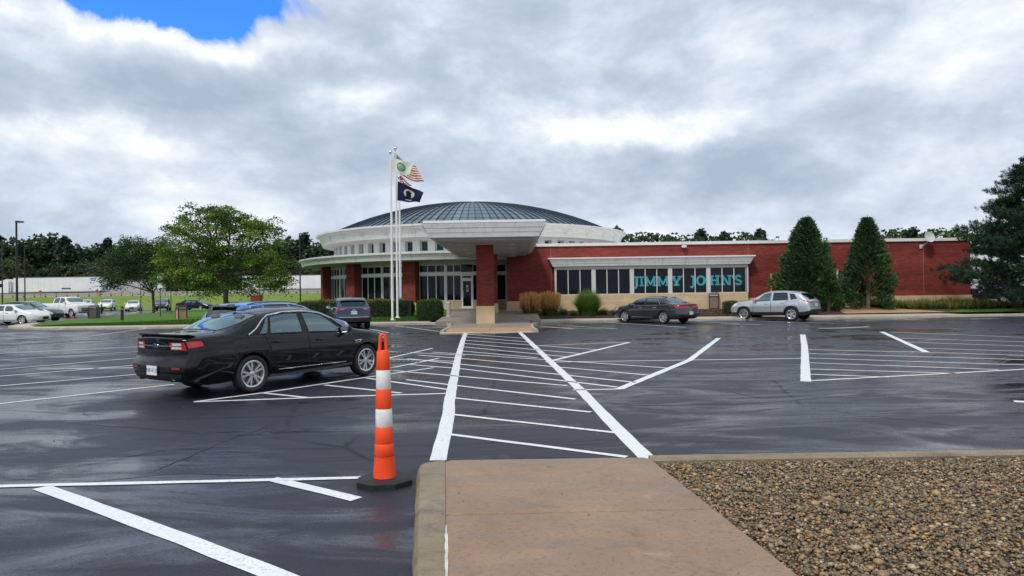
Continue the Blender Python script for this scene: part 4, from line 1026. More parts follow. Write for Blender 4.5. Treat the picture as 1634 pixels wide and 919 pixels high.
        # doors
        for q in k['doors']:
            for sd_ in (1, -1):
                d_ = s.patch(q, sd_, .007, 10, 10).build('door', body, root, 40)
                e_ = .012; (xa, va), (xb, vb), (xc, vc), (xd, vd) = q
                s.patch(((xa-e_, va-.03), (xb+e_, vb-.03), (xc+e_, vc+.03), (xd-e_, vd+.03)), sd_, .003, 10, 10).build('door_gap', SEAL_GAP, d_)  # dark patch under the door, its colour standing for the shaded shut line
                hx = min(xa, xd)+.16; hv = k.get('hv', 4.35)
                a = s.P(hx, hv, sd_, .02); c = s.P(hx+.20, hv, sd_, .02)
                hb = MB(); hb.tube([s.P(hx-.01, hv, sd_, .004), a.lerp(c, .08), a.lerp(c, .5)+Vector((0, .012*sd_, 0)), a.lerp(c, .92), s.P(hx+.21, hv, sd_, .004)], [.012, .015, .017, .015, .012], 6)
                hb.build('door_handle', CHROME if k.get('chrome_handle') else body, d_, 40)
        # lamps
        for sd_ in (1, -1):
            tl_ = MB()
            if 'tail_side' in k:
                p_ = s.patch(k['tail_side'], sd_, .010, 6, 4); tl_.add(p_.v, p_.f)
            if 'tail_cap' in k:
                t0, t1, va, vb, vc, vd = k['tail_cap']
                q = MB(); q.grid(lambda u, v: s.cap(0, (t0+(t1-t0)*u)*sd_, (va+(vb-va)*u)*(1-v)+(vd+(vc-vd)*u)*v, .010), [i/6 for i in range(7)], [i/4 for i in range(5)])
                if sd_ > 0: q.f = [f[::-1] for f in q.f]
                q.f = [f[::-1] for f in q.f]
                tl_.add(q.v, q.f)
            tlo = tl_.build('tail_light', REDL, root, 40)
            if 'tail_white' in k and detail == 2:
                for (t0, t1, va, vb) in k['tail_white']:
                    q = MB(); q.grid(lambda u, v: s.cap(0, (t0+(t1-t0)*u)*sd_, va+(vb-va)*v, .0135), [i/5 for i in range(6)], [0, .5, 1])
                    if sd_ < 0: q.f = [f[::-1] for f in q.f]
                    q.build('reversing_lens', WHL, tlo, 40)
            if 'head_side' in k:
                h_ = MB(); p_ = s.patch(k['head_side'], sd_, .008, 8, 5); h_.add(p_.v, p_.f)
                if 'head_cap' in k:
                    t0, t1, va, vb, vc, vd = k['head_cap']
                    q = MB(); q.grid(lambda u, v: s.cap(1, (t0+(t1-t0)*u)*sd_, (va+(vb-va)*u)*(1-v)+(vd+(vc-vd)*u)*v, .008), [i/6 for i in range(7)], [i/4 for i in range(5)])
                    if sd_ < 0: q.f = [f[::-1] for f in q.f]
                    h_.add(q.v, q.f)
                h_.build('headlight', WHL, root, 40)
            # mirrors
            mx = k['mirror']; p = s.P(mx, 6.1, sd_, .0)
            mb = MB(); c0 = Vector((p.x, p.y+sd_*.13, p.z+.05))
            n_ = 8
            for j, (dx, sc) in enumerate(((-.07, .92), (-.02, 1.0), (.05, .85), (.10, .45))):
                for i in range(n_):
                    a = 2*math.pi*i/n_; mb.v.append((c0.x+dx, c0.y+.115*sc*math.copysign(abs(math.cos(a))**.6, math.cos(a)), c0.z+.075*sc*math.copysign(abs(math.sin(a))**.6, math.sin(a))))
            for j in range(3):
                for i in range(n_): mb.f.append((j*n_+i, j*n_+(i+1) % n_, (j+1)*n_+(i+1) % n_, (j+1)*n_+i)); mb.m.append(0)
            mb.f.append(tuple(range(n_-1, -1, -1))); mb.m.append(1); mb.f.append(tuple(range(3*n_, 4*n_))); mb.m.append(0)
            mb.cyl((p.x, p.y-sd_*.02, p.z-.01), (c0.x, c0.y-sd_*.06, c0.z-.04), .022, n=8, mi=2)
            mb.build('side_mirror', [body, CHROME, BLK], root, 40)
        # plate
        if 'plate' in k:
            zc_, tilt = k['plate']; x_ = s.warp(0, 0, zc_).x-s.k.get('bul', .07)-.012
            pl = MB().box(-.012, .0, -.155, .155, -.08, .08).build('license_plate', PLATE, root, loc=(x_, k.get('plate_y', 0), zc_))
            if plate and detail == 2:
                me = text_mesh(plate, .095); me.materials.append(INKB)
                to = obj('plate_print', me, pl, (-.0135, 0, 0)); to.rotation_euler = (R(90), 0, R(-90))
        for fn in k.get('extra', ()): fn(s, root, body, detail)
        # wheels
        r = k['wr']; tyre, rim, hub = wheel_meshes(k.get('rim', 'ten'), r, k.get('rimr', r*.70))
        for xa, zc in s.arch:
            for sd_ in (1, -1):
                w_ = obj('wheel', hub, root, (xa-s.L/2, sd_*(s.wid(xa)-.115), r)); w_.rotation_euler = (0, random.uniform(0, 6), 0 if sd_ > 0 else math.pi)
                obj('tyre', tyre, w_); obj('rim', rim, w_)
        # cabin
        cx0, cx1 = k['cabin']; fz = s.sill+.12
        MB().box(cx0-s.L/2, cx1-s.L/2, -.72, .72, fz, fz+.02).build('cabin_floor', DARKIN, root)
        MB().box(cx1-.30-s.L/2, cx1-.02-s.L/2, -.70, .70, fz+.02, s.belt(cx1)-.06).build('dashboard', DARKIN, root)
        for sx in k['seats']:
            for yy in (-.37, .37):
                q = MB(); x_ = sx-s.L/2
                q.hexa([(x_, yy-.24, fz+.25), (x_+.50, yy-.24, fz+.30), (x_+.50, yy+.24, fz+.30), (x_, yy+.24, fz+.25)], [(x_, yy-.24, fz+.38), (x_+.50, yy-.24, fz+.42), (x_+.50, yy+.24, fz+.42), (x_, yy+.24, fz+.38)])
                q.hexa([(x_-.02, yy-.23, fz+.38), (x_+.12, yy-.23, fz+.38), (x_+.12, yy+.23, fz+.38), (x_-.02, yy+.23, fz+.38)], [(x_-.20, yy-.19, fz+.86), (x_-.10, yy-.19, fz+.86), (x_-.10, yy+.19, fz+.86), (x_-.20, yy+.19, fz+.86)])
                q.hexa([(x_-.20, yy-.12, fz+.90), (x_-.10, yy-.12, fz+.90), (x_-.10, yy+.12, fz+.90), (x_-.20, yy+.12, fz+.90)], [(x_-.22, yy-.10, fz+1.06), (x_-.13, yy-.10, fz+1.06), (x_-.13, yy+.10, fz+1.06), (x_-.22, yy+.10, fz+1.06)])
                q.build('seat', SEATM, root)
        return root
WM = {}
def wheel_meshes(kind, r, rr):
    key = (kind, round(r, 3))
    if key in WM: return WM[key]
    w = .115
    t = MB(); t.lathe([(rr, w*.80), (rr+.015, w*.92), (r*.88, w), (r*.955, w*.88), (r*.99, w*.70), (r, w*.3), (r, -w*.3), (r*.99, -w*.70), (r*.955, -w*.88), (r*.88, -w), (rr, -w*.9)], 36, axis='y')
    h = MB(); h.lathe([(rr, -.08), (rr*.96, -.02), (rr*.5, -.03), (0, -.03)], 24, axis='y', mi=0); h.lathe([(rr*.80, .0), (rr*.80, .015), (0, .015)], 24, axis='y', mi=1)
    q = MB(); q.lathe([(rr+.004, w*.72), (rr+.006, w*.86), (rr-.008, w*.90), (rr-.028, w*.80), (rr-.035, w*.3), (rr-.03, -w*.5)], 36, axis='y')
    q.lathe([(rr*.26, w*.45), (rr*.24, w*.66), (rr*.15, w*.72), (0, w*.72)], 20, axis='y')
    n = {'ten': 5, 'five': 5, 'six': 6, 'seven': 7}[kind]
    for i in range(n):
        a = 2*math.pi*i/n
        for da in ((-.17, .17) if kind in ('ten', 'six') else (0,)):
            wi, wo = (.020, .026) if kind in ('ten', 'six') else (.036, .045)
            ai, ao = a+da*.6, a+da*1.25
            def pt(ang_, rad, off, y): return (rad*math.cos(ang_)-off*math.sin(ang_), y, rad*math.sin(ang_)+off*math.cos(ang_))
            r0, r1 = rr*.18, rr-.012
            q.hexa([pt(ai, r0, -wi, w*.30), pt(ai, r0, wi, w*.30), pt(ao, r1, wo, w*.28), pt(ao, r1, -wo, w*.28)], [pt(ai, r0, -wi*.8, w*.70), pt(ai, r0, wi*.8, w*.70), pt(ao, r1, wo*.8, w*.74), pt(ao, r1, -wo*.8, w*.74)])
    WM[key] = (t.mesh('tyre', TYRE, 40), q.mesh('rim', RIM, 30), h.mesh('wheel', [BLK, mat('brake_disc', (.22, .21, .20), .45, metal=.7)], 40)); return WM[key]

# ---- the large black sedan
def ex_sedan(s, root, body, detail):
    L2 = s.L/2
    sp = MB(); N = 16                          # lip spoiler on the boot lid
    for j in range(N+1):
        t = -1+2*j/N; y = .74*t; x = .03+.03*t*t; z = s.top(.06)
        sp.v += [(x-L2+.20, y, z+.004), (x-L2+.06, y, z+.030), (x-L2+.015, y, z+.034), (x-L2+.018, y, z+.016), (x-L2+.09, y, z-.03)]
    for j in range(N):
        for i in range(5): sp.f.append((j*5+i, (j+1)*5+i, (j+1)*5+(i+1) % 5, j*5+(i+1) % 5)); sp.m.append(0)
    sp.f = [f[::-1] for f in sp.f]
    sp.build('spoiler', body, root, 40)
    # chrome bar with badge
    q = MB(); q.grid(lambda t, v: s.cap(0, t, 4.62+.10*v, .016), [-.80+1.6*i/16 for i in range(17)], [0, 1]); q.f = [f[::-1] for f in q.f]; q.f = [f[::-1] for f in q.f]
    cb = q.build('chrome_bar', CHROME, root)
    c0 = s.cap(0, 0, 4.68, .018)
    bd = MB().lathe([(0, .012), (.075, .010), (.085, 0)], 24, axis='y').build('badge_ring', CHROME, root, 40); bd.location = c0; bd.rotation_euler = (0, 0, R(90)); bd.scale = (1, 1, .42)
    b2 = MB().lathe([(0, .004), (.066, .003), (.068, 0)], 24, axis='y').build('badge', BLUEM, bd, 40); b2.location = (0, .0115, 0)
    # lower bumper, exhaust tips, reflectors
    q = MB(); q.grid(lambda t, v: s.cap(0, t, .9+.85*v, .010), [-.93+1.86*i/16 for i in range(17)], [0, .5, 1]); q.build('rear_valance', BLK, root, 40)
    for sd_ in (1, -1):
        p = s.cap(0, .62*sd_, 1.1, .0)
        MB().cyl((p.x+.15, p.y, p.z+.0), (p.x-.03, p.y, p.z+.0), .045, n=16, caps=False).build('exhaust_tip', CHROME, root, 40)
        q = MB(); q.grid(lambda u, v: s.cap(0, (.66+.24*u)*sd_, 2.25+.22*v, .012), [0, .5, 1], [0, 1]); 
        if sd_ < 0: q.f = [f[::-1] for f in q.f]
        q.build('reflector', REDREF, root)
        # front fender vent and sill trim
        q = MB(); yv = sd_*(s.wid(3.85)+.004); x3 = 3.76-L2; q.tube([(x3+.20, yv, .80), (x3, yv, .79), (x3+.03, yv, .745), (x3+.15, yv, .755), (x3+.20, yv, .80)], .009, 6); q.build('fender_vent', CHROME, root, 40)
        MB().tube([s.P(1.80+1.72*i/10, 1.75, sd_, .010) for i in range(11)], .009, 6).build('sill_trim', CHROME, root, 40)
        MB().tube([s.P(.02, 5.4, sd_, .003), s.P(.25, 5.6, sd_, .003), s.P(.7, 5.75, sd_, .003)], .004, 4).build('lid_seam', SEAL_GAP, root)
    MB().lathe([(0, .035), (.02, .03), (.05, 0)], 10, (1.55-L2, 0, s.top(1.55)-.005)).build('antenna', BLK, root, 40)
    q = MB(); q.grid(lambda t, v: s.cap(1, t, 2.2+2.2*v, .012), [-.6+1.2*i/10 for i in range(11)], [0, .5, 1]); q.build('grille', BLK, root)
SEDAN_BIG = dict(L=5.15, sill=.24, arch=((1.24, .345), (4.12, .345)), Ra=.395, wr=.345, rim='ten', rimr=.245, bul=.09,
    top=[(0, 1.075), (.12, 1.105), (.45, 1.135), (.72, 1.16), (.95, 1.23), (1.35, 1.385), (1.75, 1.485), (2.25, 1.535), (2.7, 1.53), (3.05, 1.475), (3.4, 1.335), (3.85, 1.115), (4.05, 1.045), (4.5, .985), (4.85, .90), (5.05, .80), (5.15, .70)],
    belt=[(0, .985), (.5, 1.01), (1.2, 1.015), (2.4, .99), (3.7, .955), (4.3, .925), (4.8, .83), (5.05, .72), (5.15, .62)],
    wid=[(0, .80), (.06, .86), (.2, .915), (.6, .955), (1.25, .968), (2.5, .962), (4.1, .955), (4.6, .90), (4.9, .81), (5.07, .68), (5.15, .55)],
    tail=[(.2, .16), (.42, .02), (.55, .0), (.68, .03), (.74, .09), (.95, .07), (1.06, .02)], nose=[(.2, .14), (.4, .02), (.6, 0), (.8, .06)],
    side_win=[((1.42, 6.12), (1.62, 6.12), (1.74, 7.98), (1.70, 7.98)), ((1.66, 6.12), (2.46, 6.12), (2.44, 7.98), (1.78, 7.98)), ((2.60, 6.12), (3.66, 6.12), (3.02, 7.98), (2.55, 7.98))],
    wind=(3.06, 3.86), back=(.74, 1.58), wv=9.05, tum=.46,
    chrome_path=[(1.20, 6.0), (1.22, 6.25), (1.38, 6.9), (1.58, 7.75), (1.72, 8.15), (2.1, 8.2), (2.6, 8.2), (3.0, 8.15), (3.3, 7.95), (3.5, 7.3), (3.72, 6.1)], chrome_r=.016,
    doors=[((1.80, 1.25), (2.52, 1.25), (2.53, 5.75), (1.50, 5.75)), ((2.55, 1.25), (3.62, 1.25), (3.72, 5.75), (2.56, 5.75))], hv=4.45,
    tail_side=((.02, 4.45), (.28, 4.58), (.25, 5.05), (.02, 5.25)), tail_cap=(.52, .99, 4.30, 4.30, 5.20, 5.20), tail_white=[(.56, .86, 4.40, 4.58), (.60, .88, 4.72, 4.95)],
    head_side=((4.72, 4.6), (5.08, 4.2), (5.08, 5.2), (4.62, 6.1)), mirror=3.50, plate=(.50, 0), cabin=(1.2, 3.9), seats=(1.55, 2.65), extra=(ex_sedan,))
def car_frame(p_rear, p_front, k, near_side):
    # positions of the two near wheels on the ground -> origin and heading of the car
    d = (p_front-p_rear); d.z = 0; d.normalize(); n = Vector((-d.y, d.x, 0))*(1 if near_side < 0 else -1)
    xa = k['arch'][0][0]; base = p_rear+n*.82+d*(k['L']/2-xa); base.z = 0
    return base, (d.x, d.y)
PB = paint('paint_black', (.003, .003, .0035), 0.0, .4, .02, .03, .75)
base, hd = car_frame(at(397, 626), at(578, 599), SEDAN_BIG, -1)
Car(SEDAN_BIG).build('black_sedan', 'large black sedan with lip spoiler and chrome boot bar nearest the camera', 'car', base, hd, PB, 'cars parked in the lot', 'JNR 8125')

# ---- medium sedan
def ex_mid(s, root, body, detail):
    MB().lathe([(0, .03), (.02, .025), (.05, 0)], 10, (1.5-s.L/2, 0, s.top(1.5)-.005)).build('antenna', body, root, 40)
    for sd_ in (1, -1):
        MB().tube([s.P(1.75+1.5*i/8, 1.6, sd_, .010) for i in range(9)], .012, 6).build('sill_trim', CHROME, root, 40)
    q = MB(); q.grid(lambda t, v: s.cap(0, t, .9+.7*v, .010), [-.9+1.8*i/12 for i in range(13)], [0, 1]); q.build('rear_valance', BLK, root)
    q = MB(); q.grid(lambda t, v: s.cap(1, t, 2.0+2.6*v, .012), [-.5+1.0*i/8 for i in range(9)], [0, .5, 1]); q.build('grille', BLK, root)
SEDAN_MID = dict(L=4.82, sill=.23, arch=((1.05, .33), (3.78, .33)), Ra=.375, wr=.33, rim='seven', rimr=.235, bul=.08,
    top=[(0, 1.03), (.1, 1.06), (.4, 1.085), (.62, 1.12), (1.1, 1.33), (1.5, 1.42), (2.1, 1.455), (2.55, 1.44), (2.9, 1.375), (3.6, 1.06), (3.8, 1.0), (4.3, .92), (4.65, .82), (4.82, .66)],
    belt=[(0, .96), (.5, .985), (1.2, .98), (2.4, .95), (3.5, .91), (4.1, .87), (4.6, .74), (4.82, .58)],
    wid=[(0, .78), (.06, .84), (.25, .89), (.7, .915), (2.4, .918), (3.8, .905), (4.4, .84), (4.7, .70), (4.82, .54)],
    tail=[(.2, .14), (.42, .01), (.55, 0), (.68, .04), (.95, .06), (1.05, .02)], nose=[(.2, .12), (.4, .02), (.6, 0), (.8, .06)],
    side_win=[((1.40, 6.12), (2.28, 6.12), (2.26, 7.95), (1.62, 7.95)), ((2.40, 6.12), (3.42, 6.12), (2.84, 7.95), (2.36, 7.95))],
    wind=(2.90, 3.62), back=(.64, 1.36), wv=9.05, tum=.46,
    chrome_path=[(1.30, 6.05), (1.55, 7.9), (1.75, 8.15), (2.3, 8.18), (2.8, 8.1), (3.1, 7.8), (3.46, 6.1), (2.3, 6.0), (1.30, 6.0)], chrome_r=.012,
    doors=[((1.58, 1.25), (2.33, 1.25), (2.34, 5.75), (1.38, 5.75)), ((2.36, 1.25), (3.36, 1.25), (3.44, 5.75), (2.37, 5.75))], chrome_handle=True,
    tail_side=((.02, 4.25), (.34, 4.5), (.30, 5.2), (.02, 5.4)), tail_cap=(.10, .99, 4.30, 4.20, 5.25, 5.30),
    head_side=((4.35, 4.4), (4.74, 4.0), (4.74, 5.2), (4.25, 6.0)), mirror=3.26, plate=(.56, 0), cabin=(1.1, 3.6), seats=(1.45, 2.5), extra=(ex_mid,))
# ---- crossover
def ex_suv(s, root, body, detail):
    L2 = s.L/2
    for sd_ in (1, -1):
        MB().tube([s.P(x, 8.75, sd_, .03 if 0 < i < 8 else .0) for i, x in enumerate([.75+2.0*j/8 for j in range(9)])], .016, 6).build('roof_rail', s.k.get('rail', CHROME), root, 40)
        for xa, zc in s.arch:               # dark wheel-arch lip
            pts = []
            for i in range(17):
                a = math.pi*(.02+.96*i/16); x = xa+(s.Ra+.012)*math.cos(a); z = zc+(s.Ra+.012)*math.sin(a)
                pts.append(Vector((x-L2, sd_*(s.wid(x)-.012), z)))
            MB().tube(pts, .026, 6).build('arch_trim', BLK, root, 40)
    sp = MB(); N = 10; xt = s.k['spoil']
    for j in range(N+1):
        y = -.58+1.16*j/N; z = s.top(xt)-.012*(abs(y)/.58)**2
        sp.v += [(xt-L2+.16, y, z+.012), (xt-L2-.16, y, z-.015), (xt-L2-.17, y, z-.045), (xt-L2+.10, y, z-.05)]
    for j in range(N):
        for i in range(4): sp.f.append((j*4+i, j*4+(i+1) % 4, (j+1)*4+(i+1) % 4, (j+1)*4+i)); sp.m.append(0)
    sp.f += [(3, 2, 1, 0), (N*4, N*4+1, N*4+2, N*4+3)]; sp.m += [0, 0]
    sp.build('spoiler', body, root, 40)
    q = MB(); q.grid(lambda t, v: s.cap(0, t, .9+1.5*v, .012), [-.97+1.94*i/14 for i in range(15)], [0, .5, 1]); q.build('rear_bumper', BLK, root, 40)
    q = MB(); q.grid(lambda t, v: s.cap(0, t, 2.42+.10*v, .020), [-.9+1.8*i/14 for i in range(15)], [0, 1]); q.build('bumper_trim', s.k.get('btrim', CHROME), root, 40)
    p = s.cap(0, 0, 4.65, .016); MB().box(p.x-.008, p.x+.02, p.y-.09, p.y+.09, p.z-.025, p.z+.025).build('badge', CHROME, root)
    x_ = .42; MB().tube([s.P(x_, 11, 1, .01), s.P(x_+.06, 10.6, -1, .012), s.P(x_+.10, 9.9, -1, .014)], .010, 5).build('wiper', BLK, root)
    q = MB(); q.grid(lambda t, v: s.cap(1, t, 2.0+2.4*v, .012), [-.55+1.1*i/8 for i in range(9)], [0, .5, 1]); q.build('grille', BLK, root)
SUV = dict(L=4.65, sill=.30, arch=((.98, .355), (3.70, .355)), Ra=.41, wr=.355, rim='five', rimr=.245, bul=.07, clad=1.9, capclad=(2.2, 1.8), spoil=.56,
    top=[(0, 1.09), (.10, 1.14), (.26, 1.29), (.52, 1.50), (.68, 1.575), (1.0, 1.625), (1.6, 1.66), (2.1, 1.645), (2.5, 1.575), (3.3, 1.20), (3.5, 1.13), (4.1, 1.04), (4.45, .94), (4.65, .74)],
    belt=[(0, 1.06), (.35, 1.12), (1.0, 1.115), (2.2, 1.07), (3.3, 1.01), (3.9, .97), (4.4, .85), (4.65, .64)],
    wid=[(0, .82), (.06, .87), (.3, .905), (.9, .925), (2.3, .92), (3.7, .915), (4.25, .86), (4.52, .72), (4.65, .56)],
    tail=[(.25, .12), (.45, .01), (.62, 0), (.75, .04), (1.1, .06)], nose=[(.2, .12), (.45, .02), (.65, 0), (.9, .06)],
    side_win=[((.66, 6.5), (1.02, 6.12), (1.14, 7.85), (.84, 7.6)), ((1.16, 6.12), (2.04, 6.12), (2.03, 7.95), (1.24, 7.95)), ((2.16, 6.12), (3.18, 6.12), (2.58, 7.95), (2.13, 7.95))],
    dark=(0, 1), dark_back=True, wind=(2.54, 3.32), back=(.14, .54), wv=9.2, tum=.40,
    doors=[((1.42, 1.95), (2.09, 1.95), (2.10, 5.75), (1.18, 5.75)), ((2.12, 1.95), (3.12, 1.95), (3.20, 5.75), (2.13, 5.75))],
    tail_side=((.02, 4.65), (.34, 4.85), (.30, 5.45), (.02, 5.45)), tail_cap=(.55, .99, 4.75, 4.5, 5.45, 5.35), tail_white=[(.62, .85, 4.95, 5.12)],
    head_side=((4.15, 4.5), (4.58, 4.0), (4.58, 5.0), (4.05, 5.9)), mirror=3.02, plate=(.86, 0), cabin=(.6, 3.3), seats=(1.25, 2.25), extra=(ex_suv,))
WAGON = dict(SUV); WAGON.update(L=4.82, rail=BLK, arch=((1.02, .345), (3.76, .345)),
    top=[(0, 1.06), (.08, 1.12), (.25, 1.32), (.48, 1.52), (.62, 1.565), (1.0, 1.60), (1.7, 1.615), (2.3, 1.595), (2.7, 1.52), (3.42, 1.13), (3.6, 1.06), (4.2, .98), (4.6, .87), (4.82, .68)],
    belt=[(0, 1.0), (.35, 1.04), (1.0, 1.03), (2.2, 1.0), (3.4, .95), (4.0, .92), (4.5, .80), (4.82, .60)],
    wid=[(0, .80), (.06, .86), (.3, .90), (.9, .92), (2.3, .918), (3.8, .91), (4.4, .85), (4.68, .70), (4.82, .54)],
    side_win=[((.66, 6.3), (1.08, 6.12), (1.18, 7.8), (.74, 7.5)), ((1.22, 6.12), (2.12, 6.12), (2.11, 7.95), (1.30, 7.95)), ((2.24, 6.12), (3.28, 6.12), (2.68, 7.95), (2.21, 7.95))],
    wind=(2.70, 3.44), back=(.12, .46), spoil=.48, mirror=3.12, cabin=(.6, 3.4), dark=(0,), dark_back=True,
    chrome_path=[(.70, 6.3), (.80, 7.9), (1.2, 8.15), (2.2, 8.2), (2.66, 8.05), (3.28, 6.2)], chrome_r=.012,
    doors=[((1.48, 1.95), (2.17, 1.95), (2.18, 5.75), (1.24, 5.75)), ((2.20, 1.95), (3.22, 1.95), (3.30, 5.75), (2.21, 5.75))], head_side=((4.30, 4.5), (4.75, 4.0), (4.75, 5.0), (4.20, 5.9)))
# ---- pickup
def ex_truck(s, root, body, detail):
    L2 = s.L/2
    q = MB(); q.grid(lambda t, v: s.cap(1, t, 1.9+2.6*v, .014), [-.62+1.24*i/8 for i in range(9)], [0, .25, .5, .75, 1], mif=lambda i, j: j % 2); q.build('grille', [BLK, CHROME], root)
    q = MB(); q.grid(lambda t, v: s.cap(1, t, 1.0+.75*v, .05), [-.97+1.94*i/10 for i in range(11)], [0, 1]); q.build('front_bumper', CHROME, root)
    MB().box(.06-L2, 1.85-L2, -.80, .80, s.top(.8)-.012, s.top(.8)+.012).build('bed_cover', BLK, root)
PICKUP = dict(L=5.9, sill=.42, arch=((1.25, .42), (5.0, .42)), Ra=.47, wr=.42, rim='five', rimr=.26, bul=.03,
    top=[(0, 1.40), (1.85, 1.40), (1.93, 1.42), (1.98, 1.90), (2.1, 1.95), (2.9, 1.985), (3.5, 1.96), (3.75, 1.88), (4.3, 1.46), (4.42, 1.40), (5.3, 1.35), (5.75, 1.28), (5.9, 1.15)],
    belt=[(0, 1.38), (1.9, 1.38), (2.4, 1.38), (4.2, 1.34), (5.2, 1.28), (5.75, 1.18), (5.9, 1.05)],
    wid=[(0, .96), (.3, .98), (2, .99), (4.3, .99), (5.3, .97), (5.75, .93), (5.9, .86)],
    tail=[(.3, .05), (1.4, .0)], nose=[(.3, .05), (.7, .0), (1.3, .06)],
    side_win=[((2.10, 6.12), (2.95, 6.12), (2.95, 7.95), (2.12, 7.95)), ((3.08, 6.12), (4.12, 6.12), (3.72, 7.95), (3.05, 7.95))],
    wind=(3.76, 4.28), wv=9.05, tum=.34, doors=[((2.05, 1.25), (3.01, 1.25), (3.01, 5.75), (2.05, 5.75)), ((3.04, 1.25), (4.15, 1.25), (4.15, 5.75), (3.04, 5.75))],
    tail_side=((.02, 4.0), (.16, 4.0), (.16, 5.2), (.02, 5.2)), head_side=((5.62, 4.0), (5.88, 4.0), (5.88, 5.2), (5.58, 5.4)), head_cap=(.66, .98, 3.6, 3.6, 4.9, 4.9),
    mirror=4.05, plate=(.75, 0), cabin=(2.0, 4.3), seats=(2.3, 3.3), extra=(ex_truck,))
BLUE1 = paint('paint_blue', (.05, .20, .55), .3); NAVY = paint('paint_navy', (.008, .022, .07), .4); GREY = paint('paint_charcoal', (.035, .037, .048), .55)
SILV = paint('paint_silver', (.46, .49, .53), .6); WHT = paint('paint_white', (.74, .74, .70), 0.0, .3); DGREY = paint('paint_dark_grey', (.03, .035, .04), .4)
G_ = 'cars parked in the lot'
h1 = hd
Car(WAGON).build('blue_wagon', 'bright blue wagon with black roof rails behind the black sedan', 'car', (-7.25, 21.6, 0), (hd[0], hd[1]), BLUE1, G_)
c = at(556, 526); Car(SUV).build('navy_crossover', 'dark navy crossover seen from behind, next to the flagpoles', 'car', (c.x-.55, c.y+2.2, 0), (-.36, .93), NAVY, G_, 'HKR 2257')
def mid(px, py, hd_, k, side): 
    p = at(px, py); d = Vector((hd_[0], hd_[1], 0)).normalized(); n = Vector((-d.y, d.x, 0)); xa = k['arch'][0][0]
    b_ = p+d*(k['L']/2-xa)-n*side*.80; b_.z = 0; return b_, (d.x, d.y)
b_, h_ = mid(1060, 516.5, (-.62, .785), SEDAN_MID, 1)
Car(SEDAN_MID).build('grey_sedan', 'dark grey sedan with wide red tail lights below the window lettering', 'car', b_, h_, GREY, G_, 'HLC 4210')
b_, h_ = mid(1264, 512, (-.72, .69), SUV, 1)
K2 = dict(SUV); K2['btrim'] = BLK
Car(K2).build('silver_crossover', 'silver crossover parked in front of the conifers', 'car', b_, h_, SILV, G_)
# left group
KW = dict(SEDAN_MID)
def side_place(px_front, py, D, k, hd_):
    p = atd(px_front, py, D); d = Vector((hd_[0], hd_[1], 0)).normalized(); b_ = p-d*(k['L']/2); b_.z = 0; return b_, (d.x, d.y)
b_, h_ = side_place(72, 505, 49.5, KW, (.96, -.12)); Car(KW).build('white_sedan', 'white sedan cut off by the left edge of the picture', 'car', b_, h_, WHT, G_, detail=1)
b_, h_ = side_place(95, 500, 53.8, SUV, (.97, -.05)); Car(SUV).build('dark_crossover', 'dark grey crossover between the white sedan and white pickup', 'car', b_, h_, DGREY, G_, detail=1)
b_, h_ = side_place(139, 500, 65.3, PICKUP, (.86, -.45)); Car(PICKUP).build('white_pickup', 'tall white pickup truck beside the lawn island', 'car', b_, h_, WHT, G_, detail=1)
def far_car(name, label, px, py, k, hd_, pt):
    p = at(px, py); d = Vector((hd_[0], hd_[1], 0)).normalized(); b_ = p+Vector((0, 1.5, 0)); b_.z = 0
    Car(k).build(name, label, 'car', b_, (d.x, d.y), pt, 'cars in the far row by the grass bank', detail=1)
far_car('white_crossover', 'white car just right of the tall white pickup in the far row', 128, 496, SUV, (.35, -.93), WHT)
far_car('white_crossover', 'white crossover behind the dark trash bin in the far row', 161, 496, SUV, (.35, -.93), WHT)
far_car('white_sedan', 'white sedan facing the camera behind the black bollard', 204, 496.5, SEDAN_MID, (.38, -.92), WHT)
far_car('dark_crossover', 'dark crossover behind the slim forked trunk in the far row', 250, 496, SUV, (.35, -.93), DGREY)
far_car('black_sedan', 'black sedan side-on in the far row behind the tan trash bin', 303, 495, SEDAN_MID, (.98, -.15), PB)

